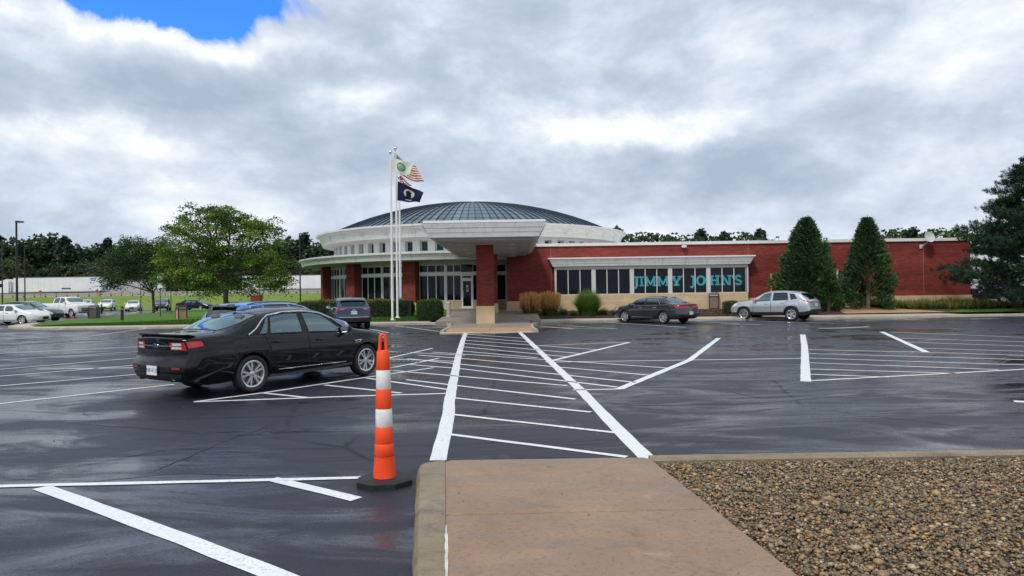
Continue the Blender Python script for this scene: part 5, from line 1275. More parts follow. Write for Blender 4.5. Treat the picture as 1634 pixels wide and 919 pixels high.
# ---- trucks on the highway
TRW = mat('trailer_white', (.74, .74, .72), .5, var=.06, vs=.5); STEEL = mat('steel_grey', (.25, .25, .26), .5, metal=.5)
def semi(name, label, x0, x1, y, zr, tractor, body):
    t = thing(name, label, 'truck', (x0, y, zr))
    L = x1-x0
    b_ = MB().box(0, L, 0, 2.6, 1.15, 4.1).build('trailer_box', body, t)
    nP = max(4, int(L/1.25))
    for i in range(nP): MB().box(i*L/nP+.03, (i+1)*L/nP-.03, -.02, 0, 1.25, 4.0).build('side_panel', body, b_)
    MB().box(0, L, -.03, 2.63, 1.02, 1.15).build('side_rail', STEEL, t); MB().box(-.02, L+.02, -.04, 2.64, 4.0, 4.14).build('top_rail', STEEL, t)
    for xw in (L-1.3, L-2.6): 
        for yy in (.0, 2.3): MB().lathe([(0, .0), (.30, .0), (.48, .02), (.50, .06), (.50, .26), (0, .28)], 20, (xw, yy, .5), axis='y').build('wheel', TYRE, t, 40)
    MB().box(L-3.4, L-.4, .4, 2.2, .6, 1.02).build('bogie', BLK, t); MB().box(3.0, 3.2, .2, .35, .1, 1.02).build('landing_leg', STEEL, t)
    if tractor:
        q = MB(); q.prism([(-1.1, 1.0), (-1.1, 3.3), (-1.5, 3.85), (-3.2, 3.3), (-3.9, 2.1), (-5.4, 1.8), (-5.7, 1.0)], 0.1, 2.45)
        q.v = [(x, z, y) for x, y, z in q.v]; q.f = [f[::-1] for f in q.f]
        cab = q.build('cab', TRW, t); MB().box(-2.9, -2.2, .07, .1, 2.2, 2.9).build('cab_window', GLASS, cab)
        MB().box(-5.8, -.2, .3, 2.3, .7, 1.0).build('chassis', BLK, t); MB().cyl((-.75, .2, 1.0), (-.75, .2, 3.6), .09).build('exhaust_stack', CHROME, t, 40)
        for xw in (-4.9, -1.4, -.2):
            for yy in (.0, 2.2): MB().lathe([(0, .0), (.30, .0), (.48, .02), (.50, .06), (.50, .26), (0, .28)], 20, (xw, yy, .5), axis='y').build('wheel', TYRE, t, 40)
    return t
xa, xb = atd(27, 450, 142).x, atd(166, 450, 142).x
tr_ = semi('semi_truck', 'white semi truck with long white trailer and blue corner logo on the highway', xa, xb, 141, 2.19, True, TRW)
LB = mat('logo_blue', (.01, .13, .40), .5); L_ = xb-xa
lg = MB().box(L_-2.1, L_-1.1, -.05, -.021, 3.3, 3.85).build('logo_panel', LB, tr_)
for i in range(3): MB().box(L_-1.95+i*.26, L_-1.80+i*.26, -.056, -.051, 3.45, 3.70).build('logo_mark', WHITE, lg)
for i in range(5): MB().lathe([(0, 0), (.18, 0), (.18, .02), (.10, .02)], 10, (L_*.56+i*.38, -.05, 1.75), axis='y').build('trailer_mark', INKB, tr_)
xa, xb = atd(445, 450, 151).x, atd(505, 450, 151).x
semi('semi_trailer', 'pale trailer on the highway between the tree and the rotunda', xa-8, xb+2, 151, 2.19, False, TRW)
xa, xb = atd(168, 450, 150).x, atd(244, 450, 150).x
semi('semi_trailer', 'grey trailer on the highway behind the smaller tree', xa, xb+2, 149, 1.65, False, mat('trailer_grey', (.42, .42, .41), .6))
# vehicles in the yard right of the wing, behind the pine
semi('semi_trailer', 'white trailer glimpsed through the pine beyond the brick wing', 34.0, 48, 60, .49, False, TRW)
Car(SUV).build('blue_crossover', 'dark blue crossover half hidden behind the pine', 'car', (37, 51.5, .49), (.97, .2), paint('paint_deep_blue', (.012, .03, .16), .4), 'cars behind the pine', detail=1)
# ================================================================ plants
LEAF = tint_mat('leaf', .5, .35, .32, .2, 3.0); NEEDLE = tint_mat('needle', .6, .25, .10, .25, 3.0); BLADE = tint_mat('grass_blade', .6, .25, .25, .15, 5.0)
BARK = mat('bark', (.07, .055, .045), .9, var=.4, vs=12, bump=.8, bs=30)
def rvec(n, rng):
    v = rng.normal(size=(n, 3)); return v/np.linalg.norm(v, axis=1, keepdims=True)
def leaf_mesh(name, cen, length, width, tint, m_, rng, axis=None, flat=0.0):
    n = len(cen); a = rvec(n, rng) if axis is None else axis+.45*rvec(n, rng)
    if flat: a[:, 2] *= flat
    a /= np.linalg.norm(a, axis=1, keepdims=True); b_ = np.cross(a, rvec(n, rng)); b_ /= np.linalg.norm(b_, axis=1, keepdims=True)+1e-9
    l, w = (np.broadcast_to(np.asarray(q_, float), (n,))[:, None] for q_ in (length, width))
    V = np.stack([cen-a*l/2, cen+b_*w/2+a*l*.05, cen+a*l/2, cen-b_*w/2+a*l*.05], 1).reshape(-1, 3)
    Fc = np.arange(4*n).reshape(n, 4)
    return raw_mesh(name, V, Fc, np.repeat(tint, 4, 0), m_, False)
def tints(n, rng, pal, p=None, lo=.7, hi=1.25):
    pal = np.array(pal); return pal[rng.choice(len(pal), n, p=p)]*rng.uniform(lo, hi, (n, 1))
def limb(b_, p0, p1, r0, r1, rng, bend=.12, n=6):
    p0, p1 = np.array(p0, float), np.array(p1, float); L = np.linalg.norm(p1-p0); off = rng.normal(0, bend*L, 3)
    pts = [p0+(p1-p0)*t+off*math.sin(math.pi*t)*.6+np.array([0, 0, .10*L*math.sin(math.pi*t)]) for t in [i/n for i in range(n+1)]]
    b_.tube(pts, [r0+(r1-r0)*i/n for i in range(n+1)], 7); return pts
def broadleaf(name, label, base, lobes, trunk_h, trunk_r, rng, pal, clumps=70, lpc=26, leaf=.17, cr=.5, fork=None, group=None, extra=None):
    t = thing(name, label, 'tree', base, 0, group)
    tb = MB(); top = (rng.normal(0, .1), rng.normal(0, .1), trunk_h)
    tb.tube([(0, 0, -.1), (.02, 0, .15), (0, .02, trunk_h*.5), top], [trunk_r*1.35, trunk_r*1.05, trunk_r, trunk_r*.85], 10)
    tb.build('trunk', BARK, t, 60)
    cens, tn = [], []
    for (cx, cy, cz, rx, ry, rz, pl) in lobes:
        lb = MB(); c = np.array([cx, cy, cz]); 
        pts = limb(lb, top if fork is None else (top[0], top[1], trunk_h*random.uniform(.75, 1)), c-np.array([0, 0, rz*.2]), trunk_r*.5, .035, rng)
        for k in range(6):
            e = c+rvec(1, rng)[0]*np.array([rx, ry, rz])*.85; limb(lb, pts[-2-(k % 3)], e, .035, .01, rng, .15, 4)
        lb.build('limb', BARK, t, 60)
        nC = int(clumps*(rx*rz)**.8/2.2); d = rvec(nC, rng); rad = rng.random(nC)**.38
        cc = c+d*rad[:, None]*np.array([rx, ry, rz])
        ct = tints(nC, rng, pl if pl else pal, lo=.55, hi=1.4)
        for q_, tc_ in zip(cc, ct):
            m_ = int(lpc*rng.uniform(.6, 1.4)); u = rng.normal(size=(m_, 3))*np.array([cr, cr, cr*.30])*rng.uniform(.6, 1.2)
            u[:, 2] -= .25*(u[:, 0]**2+u[:, 1]**2)/cr
            cens.append(q_+u); tn.append(np.clip(tc_*rng.uniform(.8, 1.2, (m_, 1)), 0, 1))
    cens, tn = np.concatenate(cens), np.concatenate(tn); n = len(cens)
    obj('crown', leaf_mesh('crown', cens, leaf*rng.uniform(.7, 1.4, n), leaf*.45*rng.uniform(.7, 1.3, n), tn, LEAF, rng, flat=.6), t)
    return t
rng = np.random.default_rng(11)
GP = [(.07, .15, .02), (.125, .23, .028), (.19, .30, .032), (.036, .085, .018), (.15, .27, .032)]
GY = [(.16, .20, .018), (.11, .19, .022)]
def lobes_px(lst, px0, D, zbase):
    out = []; k = D/F
    for (px, py, rx, ry, *pl) in lst:
        p = atd(px, py, D); x0 = atd(px0, 480, D).x
        out.append((p.x-x0, rng.uniform(-.35, .35)*rx*k, p.z-zbase, rx*k, rx*k*.95, ry*k, pl[0] if pl else None))
    return out
D = 50; zb1 = zb(-19, D); x_ = atd(360, 480, D).x
broadleaf('honey_locust', 'large bright green spreading tree left of the rotunda', (x_, D, zb1), lobes_px([(345, 372, 58, 36), (300, 398, 46, 40), (398, 390, 62, 44), (438, 432, 36, 30), (285, 438, 30, 24, GY+GP), (352, 425, 74, 34), (318, 346, 34, 22), (372, 346, 40, 20), (420, 362, 28, 20),
          (330, 455, 40, 16), (400, 452, 45, 18), (455, 450, 18, 14), (270, 415, 22, 18), (352, 335, 20, 12), (290, 366, 20, 14)], 360, D, zb1), 2.4, .17, rng, GP, clumps=42, lpc=84, leaf=.165, cr=.36)
D = 77; x_ = atd(245, 497, D).x
broadleaf('honey_locust', 'smaller dark green tree with a slim forked trunk on the lawn island', (x_, D, .135), lobes_px([(222, 408, 44, 24), (190, 425, 34, 22), (255, 398, 38, 22), (235, 438, 55, 18), (180, 448, 20, 11), (270, 430, 32, 22), (212, 388, 28, 12)], 245, D, .135), 2.2, .15, rng,
          [(.03, .080, .018), (.048, .11, .022), (.022, .06, .016)], clumps=40, lpc=52, leaf=.24, cr=.55)
# ---- far trees: a few kinds, copied
def far_kind(kind, label, group, rng):
    t = thing('woodland_tree', label, 'tree', (0, 0, -500), 0, group)
    MB().tube([(0, 0, -.02), (0, 0, .5), (.01, 0, .85)], [.018, .013, .004], 6).build('trunk', BARK, t, 60)
    cs, tn = [], []; n = 420
    if kind == 'pine':
        for i in range(n):
            z = .22+.78*rng.random()**.9; r = (1.02-z)*.38*(.5+.6*rng.random()); a = rng.uniform(0, 6.28)
            cs.append((r*math.cos(a), r*math.sin(a), z)); 
        pal = [(.026, .060, .032), (.036, .078, .038), (.018, .044, .026)]
    elif kind == 'tall':
        for i in range(n):
            d = rvec(1, rng)[0]*rng.random()**.35; lob = [(0, 0, .72, .20, .25), (.10, 0, .52, .20, .18), (-.11, .05, .50, .19, .18), (0, 0, .38, .24, .14)][rng.integers(4)]
            cs.append((lob[0]+d[0]*lob[3], lob[1]+d[1]*lob[3], lob[2]+d[2]*lob[4]))
        pal = [(.034, .072, .028), (.050, .095, .034), (.024, .054, .026)]
    else:
        for i in range(n):
            d = rvec(1, rng)[0]*rng.random()**.35; lob = [(0, 0, .62, .34, .33), (.20, 0, .45, .26, .24), (-.22, .05, .45, .26, .24), (0, .1, .28, .34, .22)][rng.integers(4)]
            cs.append((lob[0]+d[0]*lob[3], lob[1]+d[1]*lob[3], lob[2]+d[2]*lob[4]))
        pal = [(.055, .10, .028), (.075, .12, .034), (.038, .075, .026)] if kind == 'round' else [(.085, .105, .055), (.065, .085, .045), (.10, .10, .06)]
    cs = np.array(cs); ct = tints(len(cs), rng, pal, lo=.6, hi=1.35)
    c2 = np.repeat(cs, 8, 0)+rng.normal(0, .024, (len(cs)*8, 3)); t2 = np.repeat(ct, 8, 0)
    obj('crown', leaf_mesh('crown', c2, .060, .042, t2, NEEDLE if kind == 'pine' else LEAF, rng), t)
    return t
LAB = {'pine': 'dark pointed evergreen in the wood beyond the highway', 'tall': 'tall dark leafy tree in the wood beyond the highway', 'round': 'rounded mid green tree in the wood beyond the highway', 'grey': 'low grey green tree at the edge of the wood beyond the highway'}
KND = {k: far_kind(k, LAB[k], 'trees in the wood beyond the highway', rng) for k in LAB}; used = set()
def put_far(kind, x, y, z, h, wscale=1.0, label=None, group=None):
    o = KND[kind]
    if kind in used: o = copy_tree(o)
    used.add(kind); o.location = (x, y, z); o.scale = (h*wscale, h*wscale, h); o.rotation_euler = (0, 0, rng.uniform(0, 6.28))
    o['label'] = label or LAB[kind]; o['group'] = group or 'trees in the wood beyond the highway'
for px, py, kd in ((-30, 388, 'tall'), (-5, 380, 'pine'), (18, 378, 'tall'), (42, 381, 'tall'), (62, 373, 'tall'), (84, 371, 'tall'), (103, 383, 'pine'), (122, 389, 'tall'), (140, 392, 'round'), (158, 388, 'tall'), (172, 386, 'pine'), (190, 392, 'tall'), (212, 390, 'round'),
                   (236, 390, 'tall'), (262, 388, 'tall'), (300, 392, 'tall'), (340, 390, 'tall'), (385, 392, 'tall'), (420, 385, 'tall'), (445, 381, 'tall'), (462, 376, 'tall'), (486, 378, 'pine'), (503, 386, 'tall'), (520, 388, 'pine'), (545, 390, 'tall'), (575, 392, 'tall')):
    D = rng.uniform(205, 232); p = atd(px, py, D); put_far(kd, p.x, D, 1.8, (p.z-1.8)/.97, rng.uniform(.95, 1.25))
for px in range(-30, 600, 24):
    D = rng.uniform(196, 203); p = atd(px+rng.uniform(-8, 8), rng.uniform(408, 432), D); put_far('grey' if rng.random() < .3 else 'round', p.x, D, 1.7, p.z-1.7, 1.25)
for px in range(-470, -30, 30):              # the wood goes on to the left
    D = rng.uniform(205, 232); p = atd(px, rng.uniform(376, 396), D); put_far('tall' if px % 60 else 'round', p.x, D, 1.8, (p.z-1.8)/.97, 1.3)
LB2 = {'round': 'rounded green treetop showing above the roof of the brick wing', 'pine': 'pointed evergreen top showing above the roof of the brick wing'}
for px in list(range(985, 1250, 19))+list(range(1420, 1660, 18)):
    D = rng.uniform(145, 170); p = atd(px, (371 if px < 1300 else 364)+rng.uniform(-3, 7), D); kd = 'pine' if rng.random() < .1 else 'round'
    put_far(kd, p.x, D, .0, p.z/.97, 1.05, LB2[kd], 'treetops behind the brick wing')

# ---- conifers in front of the wing
def conifer(name, label, base, h, rad, rng, pal, n=5200, bare=False, prof=None):
    t = thing(name, label, 'tree', base)
    MB().tube([(0, 0, -.1), (.03, .0, h*.35), (0, 0, h*.75), (0, 0, h*.96)], [.13, .10, .05, .01], 8).build('trunk', mat('pale_bark', (.17, .13, .10), .9, var=.3, vs=14) if bare else BARK, t, 60)
    nc = max(60, n//26); zc = rng.random(nc)**.85; ac = rng.uniform(0, 2*np.pi, nc); lc = 1+.22*rng.normal(size=nc); ci = rng.integers(nc, size=n)
    z = np.clip(zc[ci]+rng.normal(0, .030, n), 0, 1.0); a = (ac[ci]+rng.normal(0, .17, n)/np.maximum(.35, 1.1-zc[ci])) % (2*np.pi); lumps = np.clip(lc[ci], .55, 1.4)+.08*rng.normal(size=n)
    prof = prof or (lambda q_: np.clip(1.02-q_, 0, 1)**.72*1.26*np.minimum(1.0, .70+q_*1.3))
    r = rad*prof(z)*lumps*(.55+.45*rng.random(n)**.4)
    keep = np.ones(n, bool)
    if bare:                                  # open gap low on the side that faces the lot, bare stems show
        keep = ~((np.abs(a-4.55) < .75) & (z < .34) & (rng.random(n) < .75))
    z, a, r = z[keep], a[keep], r[keep]; n = len(z)
    cen = np.stack([r*np.cos(a), r*np.sin(a), .12+z*(h-.12)], 1)
    ct = tints(n, rng, pal, lo=.55, hi=1.35)
    k = 6; c2 = np.repeat(cen, k, 0); ax = np.repeat(np.stack([np.cos(a)*.7, np.sin(a)*.7, np.full(n, .45)], 1), k, 0)
    c2 = c2+rng.normal(0, .06, c2.shape)+ax*rng.uniform(0, .16, (len(c2), 1))
    obj('crown', leaf_mesh('crown', c2, rng.uniform(.11, .22, len(c2)), .055, np.repeat(ct, k, 0), NEEDLE, rng, axis=ax), t)
    if bare:
        b_ = MB()
        for i in range(9):
            aa = 4.55+rng.uniform(-.6, .6); z0 = rng.uniform(.3, 2.0); limb(b_, (0, 0, z0), (rad*.7*math.cos(aa), rad*.7*math.sin(aa), z0+rng.uniform(.2, .9)), .035, .010, rng, .08, 4)
        b_.build('bare_branch', mat('pale_bark', (.17, .13, .10), .9), t, 60)
    return t
CP = [(.036, .085, .030), (.060, .13, .042), (.026, .066, .028), (.085, .165, .05)]
D = 45.2; p = atd(1286, 350, D); zg = zb(20, D); conifer('conifer', 'broad dense dark conifer behind the silver crossover', (p.x, D, zg), p.z-zg, 1.62, rng, CP, 9000)
D = 44.7; p = atd(1383, 351, D); conifer('conifer', 'dark conifer with bare stems showing low in front', (p.x, D, zg), p.z-zg, 1.30, rng, CP, 7000, bare=True)
D = 43.6; p = atd(1321, 432, D); conifer('shrub', 'narrow green upright shrub between the two dark conifers', (p.x, D, zb(18, D)), p.z-zb(18, D), .62, rng, [(.035, .09, .022), (.05, .11, .026)], 1300)
# ---- big pine at the right edge
def pine(name, label, base, h, rng):
    t = thing(name, label, 'tree', base)
    MB().tube([(0, 0, -.2), (.05, 0, 2), (0, .05, 5), (0, 0, h*.98)], [.26, .22, .13, .02], 9).build('trunk', BARK, t, 60)
    br = MB(); tips, dirs = [], []
    nw = 20
    for w in range(nw):
        z = .7+(h-1.0)*(w/(nw-1))**.92; L = 4.5*min(1.0, (1.03-z/h)*1.5+.08)*rng.uniform(.8, 1.1)
        for k in range(7 if w < 15 else 5):
            a = rng.uniform(0, .5)+2*np.pi*k/(7 if w < 15 else 5)+w; l = L*rng.uniform(.72, 1.1); up = rng.uniform(.02, .30)
            d = np.array([math.cos(a), math.sin(a), up]); p0 = np.array([0, 0, z]); p1 = p0+d*l
            br.tube([p0, p0+d*l*.5+np.array([0, 0, -.06*l]), p1], [.05, .03, .01], 5)
            m_ = int(12+l*22)
            for j in range(m_):
                s_ = .30+.72*rng.random(); c = p0+d*l*s_+rng.normal(0, 1, 3)*np.array([.26, .26, .13])*(.5+l*.13); tips.append(c); dirs.append(d*.55+np.array([0, 0, .55]))
    br.build('branches', BARK, t)
    tips, dirs = np.array(tips), np.array(dirs); n = len(tips); k = 20
    ct = tints(n, rng, [(.020, .058, .030), (.032, .080, .038), (.013, .042, .024), (.045, .102, .044)], lo=.6, hi=1.35)
    ax = np.repeat(dirs, k, 0)+.75*rvec(n*k, rng); ax /= np.linalg.norm(ax, axis=1, keepdims=True)
    c2 = np.repeat(tips, k, 0)+ax*.10+np.repeat(dirs, k, 0)*rng.uniform(-.12, .12, (n*k, 1))
    obj('crown', leaf_mesh('crown', c2, rng.uniform(.16, .26, n*k), .026, np.repeat(ct, k, 0), NEEDLE, rng, axis=ax), t)
    return t
pine('pine_tree', 'tall dark blue green pine at the right edge over the wing corner', (32.6, 43.0, zb(32, 43)), 9.5, rng)

# ---- hedges and shrubs
def hedge(name, label, cat, x0, x1, y0, y1, z0, z1, rng, pal, n=6000, leaf=.075, core=(.012, .022, .008), round_=.12, top=None, group=None):
    cx, cy = (x0+x1)/2, (y0+y1)/2; t = thing(name, label, cat, (cx, cy, z0), 0, group)
    hx, hy, h = (x1-x0)/2, (y1-y0)/2, z1-z0
    c = MB(); c.box(-hx+.1, hx-.1, -hy+.1, hy-.1, -.02, h-.12); c.build('dark_core', mat('hedge_core', core, .9), t)  # solid dark box inside the leaves, added to stop sight through them
    u = rng.uniform(-1, 1, (n, 3)); ax = rng.choice(3, n, p=[.25, .40, .35]); u[np.arange(n), ax] = np.where(ax == 2, 1.0, np.sign(u[np.arange(n), ax]))
    q_ = 4; nr = (np.abs(u)**q_).sum(1, keepdims=True)**(1/q_); u = u/np.maximum(nr, 1e-6)*(1+(nr-1)*.25)
    bump = 1+.05*np.sin(u[:, 0]*hx*5)+.05*rng.normal(size=n)
    P_ = np.stack([u[:, 0]*hx, u[:, 1]*hy*bump, (u[:, 2]*.5+.5)*h*(.97+.06*(bump-1)*8)], 1)+rng.normal(0, .03, (n, 3)); P_[:, 2] = np.maximum(P_[:, 2], .02)
    tn = tints(n, rng, pal, lo=.55, hi=1.3)
    if top is not None: 
        w = np.clip((P_[:, 2]/h-.72)/.25, 0, 1)[:, None]*rng.random((n, 1)); tn = tn*(1-w)+np.array(top)*w
    obj('foliage', leaf_mesh('foliage', P_, leaf*rng.uniform(.7, 1.4, n), leaf*.6, tn, LEAF, rng), t)
HP = [(.040, .095, .018), (.06, .13, .026), (.026, .07, .016)]
z_ = zb(-10, 44)
hedge('hedge', 'long clipped hedge with yellowing top under the rotunda windows', 'hedge', atd(476, 490, 44.6).x, atd(660, 490, 44.6).x, 44.1, 45.4, z_-.05, 1.46, rng, [(.04, .075, .016), (.055, .09, .02), (.03, .05, .014)], 14000, .085, top=(.34, .26, .06))
hedge('hedge_block', 'dense square clipped green bush beside the entrance walk', 'hedge', atd(664, 490, 41.0).x, atd(704, 490, 41.0).x, 40.9, 42.4, .13, 1.42, rng, [(.035, .10, .018), (.055, .14, .024), (.024, .07, .016)], 6500, .07, top=(.10, .20, .03))
p = atd(1166, 485, 42.8); hedge('round_bush', 'small round dark bush beside the brown trash bin', 'bush', p.x-.42, p.x+.42, 42.5, 43.3, zb(14, 42.8), zb(14, 42.8)+.78, rng, HP, 1800, .06)
def tuft(b_pts, n, h, spread, rng, lean=.5, width=.012, c0=(.05, .09, .02), c1=(.09, .15, .03), base_r=.2, seg=4):
    # curved grass blades -> verts, quads, colours
    V, Fc, K = [], [], []
    for i in range(n):
        a = rng.uniform(0, 6.28); rb = base_r*rng.random()**.5; p = np.array([rb*math.cos(a), rb*math.sin(a), 0]); hh = h*rng.uniform(.65, 1.05); a2 = a+rng.normal(0, .5); out = spread*rng.uniform(.1, 1.0); hh *= 1-.42*(out/spread)**1.5
        side = np.array([-math.sin(a2), math.cos(a2), 0])*width; sh = rng.uniform(.7, 1.25)
        o = len(V)
        for s_ in range(seg+1):
            t = s_/seg; q_ = p+np.array([math.cos(a2)*out*t**2, math.sin(a2)*out*t**2, hh*(t-.28*lean*t**3*out/max(spread, .01))])
            w = (1-t*.85); V += [q_-side*w, q_+side*w]; col = (np.array(c0)*(1-t)+np.array(c1)*t)*sh; K += [col, col]
        Fc += [(o+2*s_, o+2*s_+1, o+2*s_+3, o+2*s_+2) for s_ in range(seg)]
    return np.array(V), np.array(Fc), np.array(K)
def grass_plant(name, label, cat, loc, rng, n, h, spread, c0, c1, plume=None, base_r=.3, width=.012, group=None):
    t = thing(name, label, cat, loc, 0, group)
    V, Fc, K = tuft(None, n, h, spread, rng, .6, width, c0, c1, base_r); obj('blades', raw_mesh('blades', V, Fc, K, BLADE, False), t)
    if plume:
        pc, ph, pn = plume; cs, tn, ax = [], [], []
        st = MB()
        for i in range(pn):
            a = rng.uniform(0, 6.28); out = spread*1.05*rng.random()**.6; hh = ph*rng.uniform(.72, 1.05)*(1-.12*out/spread); L = .62
            for j in range(26):
                u = rng.random(); cs.append((math.cos(a)*out*(1+.12*u), math.sin(a)*out*(1+.12*u), hh-L+L*u)); tn.append(np.array(pc)*rng.uniform(.65, 1.3)); ax.append((math.cos(a)*.3, math.sin(a)*.3, 1))
        cs = np.array(cs)+rng.normal(0, .012, (len(cs), 3))
        obj('plumes', leaf_mesh('plumes', cs, .12, .022, np.array(tn), BLADE, rng, axis=np.array(ax)), t)
    return t
for px, D, lab in ((846, 43.5, 'golden plumed ornamental grass just right of the black bollard'), (877, 43.9, 'golden plumed ornamental grass beside the first shop window')):
    p = atd(px, 490, D); grass_plant('feather_grass', lab, 'ornamental grass', (p.x, D, zb(3, D)), rng, 1300, 1.20, .62, (.06, .10, .02), (.34, .26, .08), ((.80, .47, .19), 1.55, 420), .42, .012, 'ornamental grasses by the bay window')
p = atd(938, 490, 43.2); grass_plant('fountain_grass', 'round bright green fountain grass below the bay window', 'ornamental grass', (p.x, 43.2, zb(5, 43.2)), rng, 3400, 1.75, .85, (.05, .11, .018), (.15, .25, .05), None, .55, .013, 'ornamental grasses by the bay window')
def bed(name, label, boxes, rng, n, h, c0s, c1s):
    Vs, Fs, Ks = [], [], []; o = 0
    for i in range(n):
        x0, x1, y0, y1 = boxes[rng.integers(len(boxes))]; x, y = rng.uniform(x0, x1)*MX, rng.uniform(y0, y1)*MY; j = rng.integers(len(c0s))
        V, Fc, K = tuft(None, 46, h*rng.uniform(.7, 1.15), .42, rng, .9, .016, c0s[j], c1s[j], .14, 3)
        V = V+np.array([x, y, zb(x, y)]); Vs.append(V); Fs.append(Fc+o); Ks.append(K); o += len(V)
    m_ = obj(name, raw_mesh(name, np.concatenate(Vs), np.concatenate(Fs), np.concatenate(Ks), BLADE, False)); m_['kind'] = 'stuff'; m_['label'] = label
bed('daylilies', 'yellowing daylily bed along the foot of the brick wing', [(23.6, 48, 45.6, 48.6), (22.6, 30, 46.6, 49.0), (24.5, 46, 45.4, 47)], rng, 430, .68, [(.04, .075, .015), (.05, .08, .02)], [(.30, .24, .05), (.16, .19, .04), (.36, .25, .07)])
bed('perennials', 'low green and yellow perennials in front of the bay window', [(2.6, 8.2, 44.6, 47.2), (6.2, 8.0, 44.4, 46)], rng, 60, .55, [(.04, .08, .016)], [(.09, .15, .03), (.25, .20, .05)])
# short blades along the lawn edges so that it does not end in a line
def lawn_blades(name, n, fn, label):
    x, y = fn(n); h = rng.uniform(.03, .07, n); a = rng.uniform(0, 6.28, n); w = .012
    P0 = np.stack([x, y, np.array([zb(i, j) for i, j in zip(x, y)])], 1); sd_ = np.stack([np.cos(a)*w, np.sin(a)*w, 0*a], 1); tp = np.stack([rng.normal(0, .02, n), rng.normal(0, .02, n), h+.02], 1)
    V = np.stack([P0-sd_, P0+sd_, P0+tp], 1).reshape(-1, 3); K = np.repeat(tints(n, rng, [(.05, .125, .016), (.07, .16, .02), (.04, .10, .014)]), 3, 0)
    o = obj(name, raw_mesh(name, V, np.arange(3*n).reshape(n, 3), K, BLADE, False)); o['kind'] = 'stuff'; o['label'] = label
lawn_blades('grass_blades', 30000, lambda n: (rng.uniform(-28.5, -4.3, n), 41.05+4*rng.random(n)**1.6), 'short mown grass of the lawn left of the entrance')
lawn_blades('grass_blades', 12000, lambda n: (rng.uniform(28, 41, n), rng.uniform(41.3, 43.0, n)), 'short mown grass strip at the right kerb')
# mulch chips
ch = rng.uniform(size=(5000, 2)); xy = np.stack([1.9+ch[:, 0]*18, 41.8+ch[:, 1]*4.4], 1); cz = np.array([zb(a, b_) for a, b_ in xy])
o_ = obj('mulch_chips', leaf_mesh('mulch_chips', np.c_[xy, cz+.02], rng.uniform(.05, .12, 5000), .04, tints(5000, rng, [(.07, .038, .028), (.045, .028, .022), (.10, .06, .045)]), tint_mat('mulch_chip', .9, .2), rng, flat=.3)); o_['kind'] = 'stuff'; o_['label'] = 'dark bark mulch chips in the planting bed'
# ================================================================ street furniture
ORANGE = mat('safety_orange', (.88, .070, .008), .45, var=.08, vs=5, bump=.1); REFL = mat('reflective_white', (.74, .72, .72), .35, var=.08, vs=20); RUBBER = mat('black_rubber', (.012, .012, .013), .6, var=.3, bump=.4, bs=50)
c = at(614, 772); c.x -= .0
cz = thing('traffic_channelizer', 'tall orange traffic cone with two white bands on a black base', 'traffic cone', (c.x, c.y, 0), R(8)); cz.scale = (.95, .95, 1.07)
o8 = [(.285*math.cos(R(22.5+45*i)), .25*math.sin(R(22.5+45*i))) for i in range(8)]; o8b = [(x*.80, y*.80) for x, y in o8]
q = MB(); q.add([(x, y, 0) for x, y in o8]+[(x, y, .045) for x, y in o8]+[(x, y, .065) for x, y in o8b], [tuple(range(7, -1, -1)), tuple(range(16, 24))]+[(i, (i+1) % 8, 8+(i+1) % 8, 8+i) for i in range(8)]+[(8+i, 8+(i+1) % 8, 16+(i+1) % 8, 16+i) for i in range(8)])
q.build('base', RUBBER, cz)
MB().lathe([(.112, .065), (.110, .09), (.098, .23), (.098, .245), (.0985, .25)], 28).build('skirt', ORANGE, cz, 40)
def ring(z0, z1, r0, r1, m_, nm): MB().lathe([(r0-.004, z0), (r0, z0+.006), (r1, z1-.006), (r1-.004, z1)], 28).build(nm, m_, cz, 50)
ring(.25, .355, .096, .092, ORANGE, 'sleeve'); ring(.355, .50, .0905, .084, ORANGE, 'sleeve'); ring(.50, .655, .083, .080, REFL, 'reflective_band'); ring(.655, .825, .0795, .074, ORANGE, 'sleeve')
ring(.825, .99, .0735, .069, REFL, 'reflective_band'); ring(.99, 1.155, .067, .061, ORANGE, 'sleeve'); MB().lathe([(.060, 1.15), (.058, 1.158), (.0, 1.160)], 28).build('top_cap', ORANGE, cz, 40)
hp_ = [(.028*math.cos(a)*(1 if True else 1), 0, 0) for a in (0,)]
hs = MB(); loop = []
for i in range(15):
    t = i/14
    if t < .33: p_ = (-.034+.008*t/.33, 0, 1.15+.10*t/.33)
    elif t < .67: a = math.pi*(1-(t-.33)/.34); p_ = (.026*math.cos(a), 0, 1.25+.05*math.sin(a))
    else: p_ = (.026+.008*(t-.67)/.33, 0, 1.25-.10*(t-.67)/.33)
    loop.append(p_)
hs.tube(loop, .016, 8); hs.build('handle', ORANGE, cz, 50)

def small_cone(px, py, z):
    c = at(px, py, z); t = thing('traffic_cone', 'small red traffic cone at the front wheel of the white pickup', 'traffic cone', (c.x, c.y, z))
    MB().box(-.22, .22, -.22, .22, 0, .04).build('base', mat('cone_red', (.55, .05, .05), .5), t); MB().lathe([(.17, .04), (.11, .33)], 20).build('lower_cone', mat('cone_red', (.55, .05, .05), .5), t, 40)
    MB().lathe([(.11, .33), (.075, .52)], 20).build('white_band', REFL, t, 40); MB().lathe([(.075, .52), (.03, .75), (0, .76)], 20).build('tip', mat('cone_red', (.55, .05, .05), .5), t, 40)
small_cone(117, 507, 0.0)

